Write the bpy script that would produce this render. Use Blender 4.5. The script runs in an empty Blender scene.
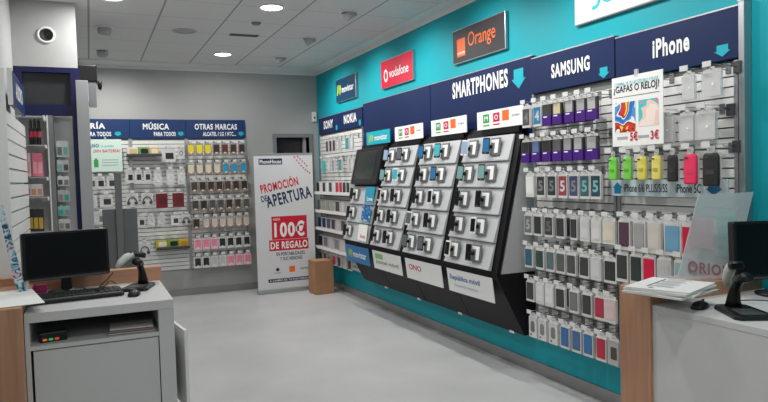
import bpy, bmesh, math, random
from mathutils import Vector, Matrix
random.seed(7)
C = bpy.context.scene.collection
PI = math.pi
XR, YB, ZC, XL, CAMZ = 3.25, 9.60, 3.25, -0.56, 1.65

# ------------------------------------------------------------------ camera
F, YAW, PITCH, ROLL = 650.0, math.radians(24.308), math.radians(2.371), math.radians(-1.647)
fw = Vector((math.sin(YAW)*math.cos(PITCH), math.cos(YAW)*math.cos(PITCH), -math.sin(PITCH)))
r0 = Vector((math.cos(YAW), -math.sin(YAW), 0)); u0 = r0.cross(fw)
cr, sr = math.cos(ROLL), math.sin(ROLL)
RT = cr*r0 + sr*u0; UP = cr*u0 - sr*r0
cam = bpy.data.cameras.new('camera'); co = bpy.data.objects.new('camera', cam); C.objects.link(co)
cam.sensor_fit = 'HORIZONTAL'; cam.sensor_width = 36; cam.lens = F/768*36; cam.clip_start = .02
mw = Matrix.Identity(4)
for i in range(3):
    mw[i][0], mw[i][1], mw[i][2] = RT[i], UP[i], -fw[i]
mw[2][3] = CAMZ
co.matrix_world = mw
bpy.context.scene.camera = co

def at(px, py, ax, v):
    """the point of the plane (axis ax = v) that was measured at a pixel of the photograph"""
    d = RT*((px-384)/F) + UP*((201-py)/F) + fw
    o = Vector((0, 0, CAMZ)); t = (v-o[ax])/d[ax]
    return o + d*t

# ------------------------------------------------------------------ materials
def lin(c):
    return tuple((x/12.92 if x <= .04045 else ((x+.055)/1.055)**2.4) for x in c)
def rgb(r, g, b): return lin((r/255, g/255, b/255))
MATS = {}
def mat(name, col, rough=.5, metal=0., spec=.4, emit=0., alpha=1., noise=0., nscale=8., bump=0., coat=0.):
    if name in MATS: return MATS[name]
    m = bpy.data.materials.new(name); m.use_nodes = True
    nt = m.node_tree; b = nt.nodes['Principled BSDF']
    c = (*rgb(*col), 1)
    b.inputs['Base Color'].default_value = c
    b.inputs['Roughness'].default_value = rough; b.inputs['Metallic'].default_value = metal
    b.inputs['Specular IOR Level'].default_value = spec; b.inputs['Coat Weight'].default_value = coat
    if emit:
        b.inputs['Emission Color'].default_value = c; b.inputs['Emission Strength'].default_value = emit
    if alpha < 1: b.inputs['Alpha'].default_value = alpha
    if noise or bump:
        tc = nt.nodes.new('ShaderNodeTexCoord'); no = nt.nodes.new('ShaderNodeTexNoise')
        no.inputs['Scale'].default_value = nscale; no.inputs['Detail'].default_value = 5
        nt.links.new(tc.outputs['Object'], no.inputs['Vector'])
        if noise:
            rp = nt.nodes.new('ShaderNodeValToRGB')
            rp.color_ramp.elements[0].position = .3; rp.color_ramp.elements[1].position = .7
            rp.color_ramp.elements[0].color = (*[x*(1-noise) for x in c[:3]], 1)
            rp.color_ramp.elements[1].color = (*[min(1, x*(1+noise)) for x in c[:3]], 1)
            nt.links.new(no.outputs['Fac'], rp.inputs['Fac']); nt.links.new(rp.outputs['Color'], b.inputs['Base Color'])
        if bump:
            bp = nt.nodes.new('ShaderNodeBump'); bp.inputs['Strength'].default_value = bump; bp.inputs['Distance'].default_value = .01
            nt.links.new(no.outputs['Fac'], bp.inputs['Height']); nt.links.new(bp.outputs['Normal'], b.inputs['Normal'])
    MATS[name] = m
    return m

def wood_mat(name, dark, light, axis):
    m = bpy.data.materials.new(name); m.use_nodes = True; nt = m.node_tree; b = nt.nodes['Principled BSDF']
    tc = nt.nodes.new('ShaderNodeTexCoord'); mp = nt.nodes.new('ShaderNodeMapping')
    s = [14, 14, 14]; s[axis] = .9
    mp.inputs['Scale'].default_value = s
    no = nt.nodes.new('ShaderNodeTexNoise'); no.inputs['Scale'].default_value = 2.2; no.inputs['Detail'].default_value = 7; no.inputs['Distortion'].default_value = .6
    rp = nt.nodes.new('ShaderNodeValToRGB')
    rp.color_ramp.elements[0].position = .3; rp.color_ramp.elements[1].position = .72
    rp.color_ramp.elements[0].color = (*rgb(*dark), 1); rp.color_ramp.elements[1].color = (*rgb(*light), 1)
    nt.links.new(tc.outputs['Object'], mp.inputs['Vector']); nt.links.new(mp.outputs['Vector'], no.inputs['Vector'])
    nt.links.new(no.outputs['Fac'], rp.inputs['Fac']); nt.links.new(rp.outputs['Color'], b.inputs['Base Color'])
    b.inputs['Roughness'].default_value = .45
    return m

def ceiling_mat():
    m = bpy.data.materials.new('ceiling_tiles'); m.use_nodes = True; nt = m.node_tree; b = nt.nodes['Principled BSDF']
    tc = nt.nodes.new('ShaderNodeTexCoord'); sx = nt.nodes.new('ShaderNodeSeparateXYZ')
    nt.links.new(tc.outputs['Object'], sx.inputs[0])
    def line(sock, off, period, halfw):
        a = nt.nodes.new('ShaderNodeMath'); a.operation = 'SUBTRACT'; a.inputs[1].default_value = off; nt.links.new(sock, a.inputs[0])
        p = nt.nodes.new('ShaderNodeMath'); p.operation = 'PINGPONG'; p.inputs[1].default_value = period/2; nt.links.new(a.outputs[0], p.inputs[0])
        l = nt.nodes.new('ShaderNodeMath'); l.operation = 'LESS_THAN'; l.inputs[1].default_value = halfw; nt.links.new(p.outputs[0], l.inputs[0])
        return l.outputs[0]
    lx = line(sx.outputs[0], .06, .63, .009); ly = line(sx.outputs[1], 5.45, .63, .007)
    no = nt.nodes.new('ShaderNodeTexNoise'); no.inputs['Scale'].default_value = 60
    nt.links.new(tc.outputs['Object'], no.inputs['Vector'])
    r = nt.nodes.new('ShaderNodeValToRGB')
    r.color_ramp.elements[0].color = (*rgb(206, 206, 205), 1); r.color_ramp.elements[1].color = (*rgb(224, 224, 223), 1)
    nt.links.new(no.outputs['Fac'], r.inputs['Fac'])
    m1 = nt.nodes.new('ShaderNodeMixRGB'); m1.inputs['Color2'].default_value = (*rgb(188, 188, 188), 1)
    nt.links.new(ly, m1.inputs['Fac']); nt.links.new(r.outputs['Color'], m1.inputs['Color1'])
    m2 = nt.nodes.new('ShaderNodeMixRGB'); m2.inputs['Color2'].default_value = (*rgb(150, 150, 150), 1)
    nt.links.new(lx, m2.inputs['Fac']); nt.links.new(m1.outputs['Color'], m2.inputs['Color1'])
    nt.links.new(m2.outputs['Color'], b.inputs['Base Color']); b.inputs['Roughness'].default_value = .9
    return m

def picture_mat(name, cols, scale, seed):
    """printed picture: plain blobs of the given colours"""
    m = bpy.data.materials.new(name); m.use_nodes = True; nt = m.node_tree; b = nt.nodes['Principled BSDF']
    tc = nt.nodes.new('ShaderNodeTexCoord'); mp = nt.nodes.new('ShaderNodeMapping'); mp.inputs['Location'].default_value = (seed, seed*1.7, 0)
    no = nt.nodes.new('ShaderNodeTexNoise'); no.inputs['Scale'].default_value = scale; no.inputs['Detail'].default_value = 1.5; no.inputs['Distortion'].default_value = .8
    rp = nt.nodes.new('ShaderNodeValToRGB'); rp.color_ramp.interpolation = 'CONSTANT'
    while len(rp.color_ramp.elements) < len(cols): rp.color_ramp.elements.new(.5)
    for i, c in enumerate(cols):
        rp.color_ramp.elements[i].position = 0 if i == 0 else .3 + .4*i/len(cols)
        rp.color_ramp.elements[i].color = (*rgb(*c), 1)
    nt.links.new(tc.outputs['Object'], mp.inputs['Vector']); nt.links.new(mp.outputs['Vector'], no.inputs['Vector'])
    nt.links.new(no.outputs['Fac'], rp.inputs['Fac']); nt.links.new(rp.outputs['Color'], b.inputs['Base Color'])
    b.inputs['Roughness'].default_value = .4
    return m

def clear_mat(name, col, fac, rough=.15):
    """clear plastic: mostly see-through with a glossy, tinted surface"""
    if name in MATS: return MATS[name]
    m = bpy.data.materials.new(name); m.use_nodes = True; nt = m.node_tree; b = nt.nodes['Principled BSDF']
    b.inputs['Base Color'].default_value = (*rgb(*col), 1); b.inputs['Roughness'].default_value = rough; b.inputs['Alpha'].default_value = fac
    MATS[name] = m
    return m

M = dict(
    teal=mat('teal_paint', (0, 158, 172), .55, noise=.03, nscale=2),
    wallgrey=mat('wall_paint_grey', (168, 168, 167), .8, noise=.02, nscale=3),
    wallwhite=mat('wall_paint_white', (192, 192, 191), .8, noise=.02, nscale=3),
    plaster=mat('plasterboard', (228, 228, 226), .85),
    navy=mat('navy_board', (18, 36, 80), .5, spec=.25, noise=.04, nscale=3),
    navy2=mat('navy_print', (16, 50, 100), .4),
    navyframe=mat('navy_frame_paint', (24, 25, 70), .35),
    packw=mat('pack_white_card', (206, 206, 204), .45),
    white=mat('white_plastic', (232, 232, 230), .4),
    paper=mat('white_paper', (238, 238, 236), .7),
    slat=mat('slat_board_white', (226, 226, 224), .45),
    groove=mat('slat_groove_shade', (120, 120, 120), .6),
    alu=mat('brushed_aluminium', (180, 182, 184), .35, metal=.8),
    chrome=mat('chrome_wire', (200, 202, 204), .25, metal=1.),
    black=mat('black_laminate', (17, 16, 21), .5, spec=.25),
    blackpl=mat('black_plastic', (22, 22, 24), .38),
    screen=mat('dark_glass_screen', (9, 9, 11), .3, spec=.25),
    greyd=mat('dark_grey_plastic', (70, 72, 74), .5),
    greym=mat('mid_grey_metal', (124, 126, 128), .5),
    tray=mat('light_grey_tray', (186, 188, 190), .42),
    side=mat('side_panel_grey', (176, 177, 179), .5),
    desk=mat('desk_laminate_white', (205, 205, 204), .4),
    white_t=mat('white_print', (240, 240, 240), .5),
    teal_t=mat('teal_print', (20, 172, 190), .5),
    red=mat('red_print', (206, 22, 52), .45),
    redsign=mat('red_sign_face', (212, 12, 58), .4),
    orange=mat('orange_print', (238, 110, 45), .45),
    green=mat('green_print', (60, 160, 80), .45),
    greenl=mat('lime_print', (170, 205, 60), .45),
    magenta=mat('magenta_print', (200, 24, 74), .45),
    charcoal=mat('charcoal_sign_face', (52, 50, 54), .4),
    cardboard=mat('cardboard_brown', (164, 122, 88), .8, noise=.06, nscale=12),
    floor=None,
    lamp=mat('lamp_diffuser', (255, 252, 246), .5, emit=9.0),
    clear=clear_mat('clear_plastic', (225, 228, 230), .28),
    clearc=clear_mat('clear_pack', (225, 226, 226), .5, .3),
    frost=clear_mat('frosted_acrylic', (205, 212, 214), .62, .4),
    pink=mat('pink_print', (228, 120, 146), .5),
    purple=mat('purple_print', (66, 22, 118), .4),
    blue=mat('blue_print', (40, 110, 190), .4),
    skirt=mat('skirting_steel', (150, 150, 150), .35, metal=.5),
)
WOODZ = wood_mat('wood_upright_grain', (170, 124, 96), (192, 146, 116), 2)
WOODX = wood_mat('wood_lengthwise_grain', (174, 128, 100), (196, 150, 120), 0)
def cm(r, g, b, rough=.45): return mat('print_%d_%d_%d' % (r, g, b), (r, g, b), rough)

# ------------------------------------------------------------------ mesh helpers
class MB:
    def __init__(s): s.bm = bmesh.new()
    def box(s, x0, x1, y0, y1, z0, z1, bev=0, seg=2):
        vs = [s.bm.verts.new(p) for p in ((x0,y0,z0),(x1,y0,z0),(x1,y1,z0),(x0,y1,z0),(x0,y0,z1),(x1,y0,z1),(x1,y1,z1),(x0,y1,z1))]
        fs = [s.bm.faces.new([vs[i] for i in q]) for q in ((3,2,1,0),(4,5,6,7),(0,1,5,4),(1,2,6,5),(2,3,7,6),(3,0,4,7))]
        if bev:
            es = list({e for f in fs for e in f.edges})
            bmesh.ops.bevel(s.bm, geom=es, offset=bev, segments=seg, profile=.5, affect='EDGES')
        return s
    def boxv(s, x0, x1, z0, z1, y0, y1, bev=0): return s.box(x0, x1, y0, y1, z0, z1, bev)
    def prism(s, pts, z0, z1, bev=0):
        """outline in x,y raised from z0 to z1"""
        a = [s.bm.verts.new((p[0], p[1], z0)) for p in pts]; b = [s.bm.verts.new((p[0], p[1], z1)) for p in pts]
        n = len(pts); fs = [s.bm.faces.new(a[::-1]), s.bm.faces.new(b)]
        for i in range(n): fs.append(s.bm.faces.new((a[i], a[(i+1)%n], b[(i+1)%n], b[i])))
        if bev:
            bmesh.ops.bevel(s.bm, geom=list(fs[1].edges), offset=bev, segments=2, profile=.5, affect='EDGES')
        return s
    def tube(s, pts, r, n=8):
        pts = [Vector(p) for p in pts]; rings = []
        for i, p in enumerate(pts):
            d = (pts[min(i+1, len(pts)-1)] - pts[max(i-1, 0)]).normalized()
            a = d.orthogonal().normalized() if i == 0 else (pa - d*pa.dot(d)).normalized()
            pa = a; b = d.cross(a); rr = r[i] if isinstance(r, (list, tuple)) else r
            rings.append([s.bm.verts.new(p + (a*math.cos(2*PI*k/n) + b*math.sin(2*PI*k/n))*rr) for k in range(n)])
        for q, w in zip(rings, rings[1:]):
            for k in range(n): s.bm.faces.new((q[k], q[(k+1)%n], w[(k+1)%n], w[k]))
        s.bm.faces.new(rings[0][::-1]); s.bm.faces.new(rings[-1])
        return s
    def lathe(s, prof, n=24, ring=False):
        """prof: list of (r, z) turned about z"""
        rings = []
        for r, z in prof:
            rings.append([s.bm.verts.new((max(r, 1e-5)*math.cos(2*PI*k/n), max(r, 1e-5)*math.sin(2*PI*k/n), z)) for k in range(n)])
        for q, w in zip(rings, rings[1:]):
            for k in range(n): s.bm.faces.new((q[k], q[(k+1)%n], w[(k+1)%n], w[k]))
        if ring:
            q, w = rings[-1], rings[0]
            for k in range(n): s.bm.faces.new((q[k], q[(k+1)%n], w[(k+1)%n], w[k]))
        else: s.bm.faces.new(rings[0][::-1]); s.bm.faces.new(rings[-1])
        return s
    def loft(s, secs):
        """secs: rings of equal length joined in order, capped"""
        rings = [[s.bm.verts.new(p) for p in q] for q in secs]; n = len(rings[0])
        for q, w in zip(rings, rings[1:]):
            for k in range(n): s.bm.faces.new((q[k], q[(k+1)%n], w[(k+1)%n], w[k]))
        s.bm.faces.new(rings[0][::-1]); s.bm.faces.new(rings[-1])
        return s
    def xf(s, m): bmesh.ops.transform(s.bm, matrix=m, verts=s.bm.verts); return s
    def mesh(s, name, m=None, smooth=False):
        bmesh.ops.recalc_face_normals(s.bm, faces=s.bm.faces)
        me = bpy.data.meshes.new(name); s.bm.to_mesh(me); s.bm.free()
        if m: me.materials.append(m)
        if smooth:
            for p in me.polygons: p.use_smooth = True
        return me
def rrect(w, h, r, n=4, cx=0, cy=0):
    out = []
    for sx, sy, a0 in ((1,1,0),(-1,1,90),(-1,-1,180),(1,-1,270)):
        for k in range(n+1):
            a = math.radians(a0 + 90*k/n)
            out.append((cx+sx*(w/2-r)+r*math.cos(a), cy+sy*(h/2-r)+r*math.sin(a)))
    return out

CACHE = {}
def cached(key, fn):
    if key not in CACHE: CACHE[key] = fn()
    return CACHE[key]
def boxm(x0, x1, y0, y1, z0, z1, m, bev=0):
    return cached(('box', x0, x1, y0, y1, z0, z1, m.name, bev), lambda: MB().box(x0, x1, y0, y1, z0, z1, bev).mesh('box_shape', m))

def part(name, me, parent, loc=None, mx=None, label=None):
    o = bpy.data.objects.new(name, me); C.objects.link(o); o.parent = parent
    if mx is not None: o.matrix_basis = mx
    elif loc: o.location = loc
    if label: o['label'] = label
    return o
def thing(name, label, cat, mx=None, group=None, me=None):
    o = bpy.data.objects.new(name, me); C.objects.link(o)
    if mx is not None: o.matrix_basis = mx
    o['label'] = label; o['category'] = cat
    if group: o['group'] = group
    return o
def struct(name, me, mx=None):
    o = bpy.data.objects.new(name, me); C.objects.link(o); o['kind'] = 'structure'
    if mx is not None: o.matrix_basis = mx
    return o

def basis(u, v, n, loc):
    m = Matrix.Identity(4)
    for i in range(3): m[i][0], m[i][1], m[i][2], m[i][3] = u[i], v[i], n[i], loc[i]
    return m
def RW(y, z, d=0.): return basis((0,-1,0), (0,0,1), (-1,0,0), (XR-d, y, z))      # faces the room from the teal wall
def BW(x, z, d=0.): return basis((1,0,0), (0,0,1), (0,-1,0), (x, YB-d, z))       # faces the room from the back wall
def LW(y, z, x): return basis((0,1,0), (0,0,1), (1,0,0), (x, y, z))              # faces the room from the left wall
def FX(x, y, z, yaw=0): return Matrix.Translation((x, y, z)) @ Matrix.Rotation(yaw, 4, 'Z')

# ------------------------------------------------------------------ lettering
def glyphs(txt, bold, m, extr):
    bold = min(bold, .035)
    cu = bpy.data.curves.new('lettering', 'FONT'); cu.body = txt; cu.size = 1; cu.offset = bold; cu.resolution_u = 3; cu.extrude = extr; cu.space_character = 1.14 if bold >= .03 else 1.0
    o = bpy.data.objects.new('lettering', cu); C.objects.link(o)
    bpy.context.view_layer.update()
    me = bpy.data.meshes.new_from_object(o.evaluated_get(bpy.context.evaluated_depsgraph_get()))
    bpy.data.objects.remove(o); bpy.data.curves.remove(cu)
    me.materials.clear(); me.materials.append(m)
    return me
def text(txt, x, y, w, h, m, bold=.02, c=.002, rot=0, shear=0):
    """mesh of txt fitted in a w x h box whose lower left corner is (x, y)"""
    def make():
        me = glyphs(txt, bold, m, .0)
        xs = [v.co.x for v in me.vertices]; ys = [v.co.y for v in me.vertices]
        x0, x1, y0, y1 = min(xs), max(xs), min(ys), max(ys)
        R = Matrix.Rotation(rot, 4, 'Z')
        for v in me.vertices:
            px = (v.co.x-x0)/(x1-x0)*w; py = (v.co.y-y0)/(y1-y0)*h
            q = R @ Vector((px + shear*py, py, 0)); v.co = (x+q.x, y+q.y, c)
        return me
    return cached(('text', txt, x, y, w, h, m.name, bold, c, rot), make)

def arrow_down(cx, cy, w, h, m, c=.003, up=False):
    s = -1 if up else 1
    pts = [(-.34*w, .5*h*s), (-.34*w, .0*h*s), (-.5*w, .0*h*s), (0, -.5*h*s), (.5*w, .0*h*s), (.34*w, .0*h*s), (.34*w, .5*h*s)]
    if not up: pts = pts[::-1]
    b = MB()
    vs = [b.bm.verts.new((cx+p[0], cy+p[1], c)) for p in pts]; b.bm.faces.new(vs)
    me = b.mesh('arrow_shape', m); return me
def flat(pts, c, m):
    b = MB(); b.bm.faces.new([b.bm.verts.new((p[0], p[1], c)) for p in pts])
    if b.bm.faces: b.bm.normal_update()
    me = bpy.data.meshes.new('print_shape'); b.bm.to_mesh(me); b.bm.free(); me.materials.append(m)
    if me.polygons[0].normal.z < 0: me.flip_normals()
    return me
def rect(x, y, w, h, c, m): return flat([(x,y),(x+w,y),(x+w,y+h),(x,y+h)], c, m)

ORD = ['first','second','third','fourth','fifth','sixth','seventh','eighth','ninth','tenth']

# ================================================================== SETTING
fm = bpy.data.materials.new('floor_vinyl_grey'); fm.use_nodes = True
nt = fm.node_tree; b = nt.nodes['Principled BSDF']
tc = nt.nodes.new('ShaderNodeTexCoord'); n1 = nt.nodes.new('ShaderNodeTexNoise'); n1.inputs['Scale'].default_value = 1.3; n1.inputs['Detail'].default_value = 8
rp = nt.nodes.new('ShaderNodeValToRGB'); rp.color_ramp.elements[0].position = .3; rp.color_ramp.elements[1].position = .7
rp.color_ramp.elements[0].color = (*rgb(182, 183, 183), 1); rp.color_ramp.elements[1].color = (*rgb(198, 198, 198), 1)
nt.links.new(tc.outputs['Object'], n1.inputs['Vector']); nt.links.new(n1.outputs['Fac'], rp.inputs['Fac']); nt.links.new(rp.outputs['Color'], b.inputs['Base Color'])
b.inputs['Roughness'].default_value = .38; b.inputs['Specular IOR Level'].default_value = .35
Y0 = -3.2
struct('floor', MB().box(-1.8, XR+.15, Y0, YB+.6, -.1, 0).mesh('floor', fm))
struct('ceiling', MB().box(-1.8, XR+.15, Y0, YB+.15, ZC, ZC+.1).mesh('ceiling', ceiling_mat()))
struct('wall_right', MB().box(XR, XR+.15, Y0, YB+.15, 0, ZC+.1).mesh('wall_right', M['teal']))
DX0, DX1, DZ = 2.585, 3.10, 2.245
bw = MB().box(-1.8, DX0, YB, YB+.15, 0, ZC+.1).box(DX1, XR, YB, YB+.15, 0, ZC+.1).box(DX0, DX1, YB, YB+.15, DZ, ZC+.1)
struct('wall_back', bw.mesh('wall_back', M['wallgrey']))
struct('wall_left', MB().box(XL-.15, XL, Y0, YB, 0, ZC+.1).mesh('wall_left', M['wallwhite']))
struct('wall_front', MB().box(-1.8, -.4, Y0-.15, Y0, 0, ZC).box(2.6, XR+.15, Y0-.15, Y0, 0, ZC).box(-.4, 2.6, Y0-.15, Y0, 2.5, ZC).mesh('wall_front', M['wallwhite']))
# bulkhead box with a round hole in its face
def bulk():
    b = MB(); x0, x1, z0, z1, yf, yk = -.56, -.052, 2.675, ZC, 6.45, 6.95
    cx, cz, r = -.291, 2.953, .058
    out = [(x0,z0),(x1,z0),(x1,z1),(x0,z1)]; N = 32
    ring = []
    for k in range(N):
        a = 2*PI*k/N; d = Vector((math.cos(a), math.sin(a)))
        ts = [((x1 if d.x > 0 else x0)-cx)/d.x if abs(d.x) > 1e-6 else 9, ((z1 if d.y > 0 else z0)-cz)/d.y if abs(d.y) > 1e-6 else 9]
        t = min(ts); ring.append((cx+d.x*t, cz+d.y*t))
    def V(p, y): return b.bm.verts.new((p[0], y, p[1]))
    # front face: strips from the hole to the outline, outline corners added as small triangles
    inner = [V((cx+r*math.cos(2*PI*k/N), cz+r*math.sin(2*PI*k/N)), yf) for k in range(N)]
    deep = [V((cx+r*math.cos(2*PI*k/N), cz+r*math.sin(2*PI*k/N)), yf+.2) for k in range(N)]
    o = [V(p, yf) for p in ring]
    for k in range(N):
        j = (k+1) % N
        b.bm.faces.new((inner[k], o[k], o[j], inner[j])); b.bm.faces.new((inner[k], inner[j], deep[j], deep[k]))
        p, q = ring[k], ring[j]
        for cpt in out:
            onp = (abs(p[0]-cpt[0]) < 1e-6 and abs(q[1]-cpt[1]) < 1e-6) or (abs(p[1]-cpt[1]) < 1e-6 and abs(q[0]-cpt[0]) < 1e-6)
            if onp and (Vector(p)-Vector(q)).length > 1e-6: b.bm.faces.new((o[k], V(cpt, yf), o[j]))
    b.bm.faces.new(deep)
    f = [V(p, yf) for p in out]; g = [V(p, yk) for p in out]
    for k in range(4): b.bm.faces.new((f[k], f[(k+1)%4], g[(k+1)%4], g[k]))
    b.bm.faces.new(g)
    return b.mesh('wall_bulkhead', mat('bulkhead_paint', (178, 178, 177), .8, noise=.02, nscale=3))
struct('wall_bulkhead', bulk())
hole = thing('ceiling_speaker', 'dark round speaker with a pale rim set in the white bulkhead above navy frame', 'speaker', Matrix.Translation((-.291, 6.446, 2.953)) @ Matrix.Rotation(PI/2, 4, 'X'))
part('rim', MB().lathe([(.058,-.002),(.074,-.002),(.074,.006),(.062,.012),(.054,.008)], 32, True).mesh('rim', M['white'], True), hole)
part('cone', MB().lathe([(.012,-.05),(.053,-.012),(.053,-.004),(.02,-.04)], 32).mesh('cone', M['greyd'], True), hole)

# perimeter plasterboard band, cornice, skirting
struct('trim_1', MB().box(3.085, XR, Y0, YB, ZC-.015, ZC).box(-.05, 3.085, 9.29, YB, ZC-.015, ZC).mesh('trim_1', M['plaster']))
struct('trim_2', MB().box(XR-.018, XR, Y0, YB, ZC-.06, ZC-.015).box(-1.8, XR-.018, YB-.018, YB, ZC-.06, ZC-.015).mesh('trim_2', M['plaster']))
struct('baseboard_right', MB().box(XR-.014, XR, Y0, YB, 0, .095).mesh('baseboard_right', M['skirt']))
struct('baseboard_back', MB().box(-.1, DX0-.06, YB-.014, YB, 0, .09).mesh('baseboard_back', M['skirt']))
# door in the back wall
struct('trim_3', MB().box(DX0-.055, DX0, YB-.02, YB+.15, 0, DZ+.055).box(DX1, DX1+.055, YB-.02, YB+.15, 0, DZ+.055).box(DX0, DX1, YB-.02, YB+.15, DZ, DZ+.055).mesh('trim_3', M['greym']))
struct('door_1', MB().box(DX0, DX1, YB+.10, YB+.14, .0, DZ).mesh('door_1', mat('door_dark_glass', (20, 20, 24), .15)))
dh = part('door_handle', MB().tube([(DX0+.07, YB+.09, 1.0), (DX0+.07, YB+.05, 1.0), (DX0+.17, YB+.05, 1.0)], .009).mesh('door_handle', M['chrome'], True), bpy.data.objects['door_1'])
struct('trim_4', MB().box(DX1-.085, DX1-.04, YB+.03, YB+.1, 0, DZ).mesh('trim_4', mat('steel_jamb', (150, 151, 152), .4)))

# ------------------------------------------------------------------ ceiling fittings
def downlight(x, y, label, power=30):
    t = thing('ceiling_downlight', label, 'ceiling light', Matrix.Translation((x, y, ZC)), 'round ceiling downlights')
    part('rim', cached('dl_rim', lambda: MB().lathe([(.10,-.001),(.125,-.001),(.125,-.008),(.118,-.014),(.10,-.010)], 32, True).mesh('rim', M['white'], True)), t)
    part('diffuser', cached('dl_dif', lambda: MB().lathe([(.001,-.004),(.101,-.004),(.101,-.008),(.001,-.009)], 32).mesh('diffuser', M['lamp'])), t)
    l = bpy.data.lights.new('downlight', 'AREA'); l.shape = 'DISK'; l.size = .2; l.energy = power; l.color = (1, .985, .96)
    lo = bpy.data.objects.new('downlight_light', l); C.objects.link(lo); lo.location = (x, y, ZC-.02)
DLP = 17.5
downlight(1.63, 8.5, 'small far glowing downlight over the floor before the back wall', DLP)
downlight(1.63, 6.05, 'larger glowing round downlight, nearer of the pair along the middle of ceiling', DLP)
downlight(.24, 6.13, 'glowing downlight cut by the top edge of the photo beside the white bulkhead', DLP)
for x, y in ((1.63,3.6),(1.63,1.15),(1.63,-1.3),(.24,3.7),(.24,1.2),(.24,-1.2)):
    l = bpy.data.lights.new('downlight', 'AREA'); l.shape = 'DISK'; l.size = .2; l.energy = DLP if x > 1 else DLP*.55; l.color = (1, .985, .96)
    lo = bpy.data.objects.new('downlight_light', l); C.objects.link(lo); lo.location = (x, y, ZC-.02)
def eyeball(x, y, aim, label, power, fixture=True):
    d = (Vector(aim)-Vector((x, y, ZC-.03))).normalized()
    if fixture:
        t = thing('ceiling_spotlight', label, 'ceiling light', Matrix.Translation((x, y, ZC)), 'adjustable ceiling spotlights')
        part('rim', cached('eb_rim', lambda: MB().lathe([(.06,-.001),(.092,-.001),(.092,-.006),(.07,-.012),(.06,-.008)], 28, True).mesh('rim', M['white'], True)), t)
        q = d.to_track_quat('Z', 'Y').to_matrix().to_4x4()
        part('lamp_head', cached('eb_head', lambda: MB().lathe([(.052,-.01),(.066,.0),(.066,.05),(.06,.075),(.052,.075),(.05,.05),(.001,.045)], 28).mesh('lamp_head', mat('lamp_head_grey', (176,176,176), .5), True)), t, mx=q)
        part('bulb', cached('eb_bulb', lambda: MB().lathe([(.001,.046),(.046,.05),(.044,.056),(.001,.06)], 20).mesh('bulb', mat('spot_bulb', (255,250,240), .4, emit=1.2), True)), t, mx=q)
    l = bpy.data.lights.new('spotlight', 'SPOT'); l.energy = power; l.spot_size = math.radians(125); l.spot_blend = 1; l.shadow_soft_size = .025; l.color = (1, .985, .95)
    lo = bpy.data.objects.new('spotlight_light', l); C.objects.link(lo); lo.location = Vector((x, y, ZC-.03)) + d*.09
    lo.rotation_euler = d.to_track_quat('-Z', 'Y').to_euler()
SP = 58
for i, y in enumerate((8.52, 7.27, 6.0)):
    eyeball(2.38, y, (3.25, y, 1.9), ('ceiling spotlight aimed at the teal wall above the small far bays', 'ceiling spotlight aimed at the teal wall near the red sign', 'large ceiling spotlight aimed at the teal wall, third from the back')[i], SP)
for y, k in ((4.75,1), (3.5,.9), (2.25,.5)): eyeball(2.38, y, (3.25, y, 1.9), '', SP*k, False)
eyeball(.21, 7.35, (.0, 7.6, 0), 'adjustable spotlight beside the bulkhead, nearer of two by the black housing', 12)
eyeball(.21, 8.63, (.3, 9.6, 1.6), 'adjustable spotlight at the back wall, farther of two above the black housing', 60)
sg = thing('ceiling_speaker', 'flat pale round speaker grille in the ceiling tiles left of the downlights', 'speaker', Matrix.Translation((1.0, 7.3, ZC)))
part('grille', MB().lathe([(.001,-.008),(.11,-.006),(.11,-.001)], 32).mesh('grille', mat('grille_grey', (176,176,176), .7), True), sg)
part('rim', MB().lathe([(.11,-.001),(.13,-.001),(.13,-.006),(.11,-.009)], 32, True).mesh('rim', mat('rim_grey', (190,190,190), .6), True), sg)
sv = thing('ceiling_vent', 'dark slotted ceiling vent between the two round downlights', 'vent', Matrix.Translation((1.646, 7.32, ZC)))
part('frame', MB().box(-.16, .16, -.045, .045, -.008, -.001).mesh('frame', M['greym']), sv)
part('slots', MB().box(-.15, .15, -.03, -.005, -.011, -.008).box(-.15, .15, .005, .03, -.011, -.008).mesh('slots', M['greyd']), sv)
dt = thing('smoke_detector', 'small dark round detector on the ceiling between vent and larger downlight', 'smoke detector', Matrix.Translation((1.631, 6.68, ZC)))
part('body', MB().lathe([(.045,-.001),(.05,-.012),(.035,-.03),(.001,-.034)], 24).mesh('body', M['greym'], True), dt)
part('mount', MB().lathe([(.055,-.001),(.055,-.006),(.045,-.008)], 24).mesh('mount', M['white'], True), dt)

# ================================================================== RIGHT WALL: brand signs and headers
def wall_sign(name, label, y0, y1, z0, z1, face, edge, group):
    w, h = y0-y1, z1-z0
    t = thing(name, label, 'sign', RW((y0+y1)/2, (z0+z1)/2), group)
    part('sign_panel', MB().box(-w/2, w/2, -h/2, h/2, .002, .034, .003).mesh('sign_panel', edge), t)
    part('sign_face', MB().box(-w/2+.008, w/2-.008, -h/2+.008, h/2-.008, .034, .037).mesh('sign_face', face), t)
    return t, w, h
SG = 'wall signs above the kiosks'
def emblem_m(m, x, y, w, h, c):   # two slanted leaves forming a letter m
    b = MB()
    for pts in (((0,0),(.2,0),(.34,.75),(.30,1),(.14,1)), ((.36,.2),(.5,.2),(.62,1),(.46,1)), ((.62,.0),(.8,.0),(1,.7),(.9,1),(.7,.95))):
        b.bm.faces.new([b.bm.verts.new((x+p[0]*w, y+p[1]*h, c)) for p in pts])
    me = bpy.data.meshes.new('emblem'); b.bm.normal_update(); b.bm.to_mesh(me); b.bm.free(); me.materials.append(m)
    return me
t, w, h = wall_sign('wall_sign', 'navy wall sign with lime emblem, farthest of the signs above the kiosks', 8.655, 7.92, 2.665, 2.985, mat('deep_teal_navy', (16,62,96), .4), M['alu'], SG)
part('emblem', emblem_m(M['greenl'], -.32, -.065, .17, .14, .0385), t, label='lime green emblem')
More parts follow.
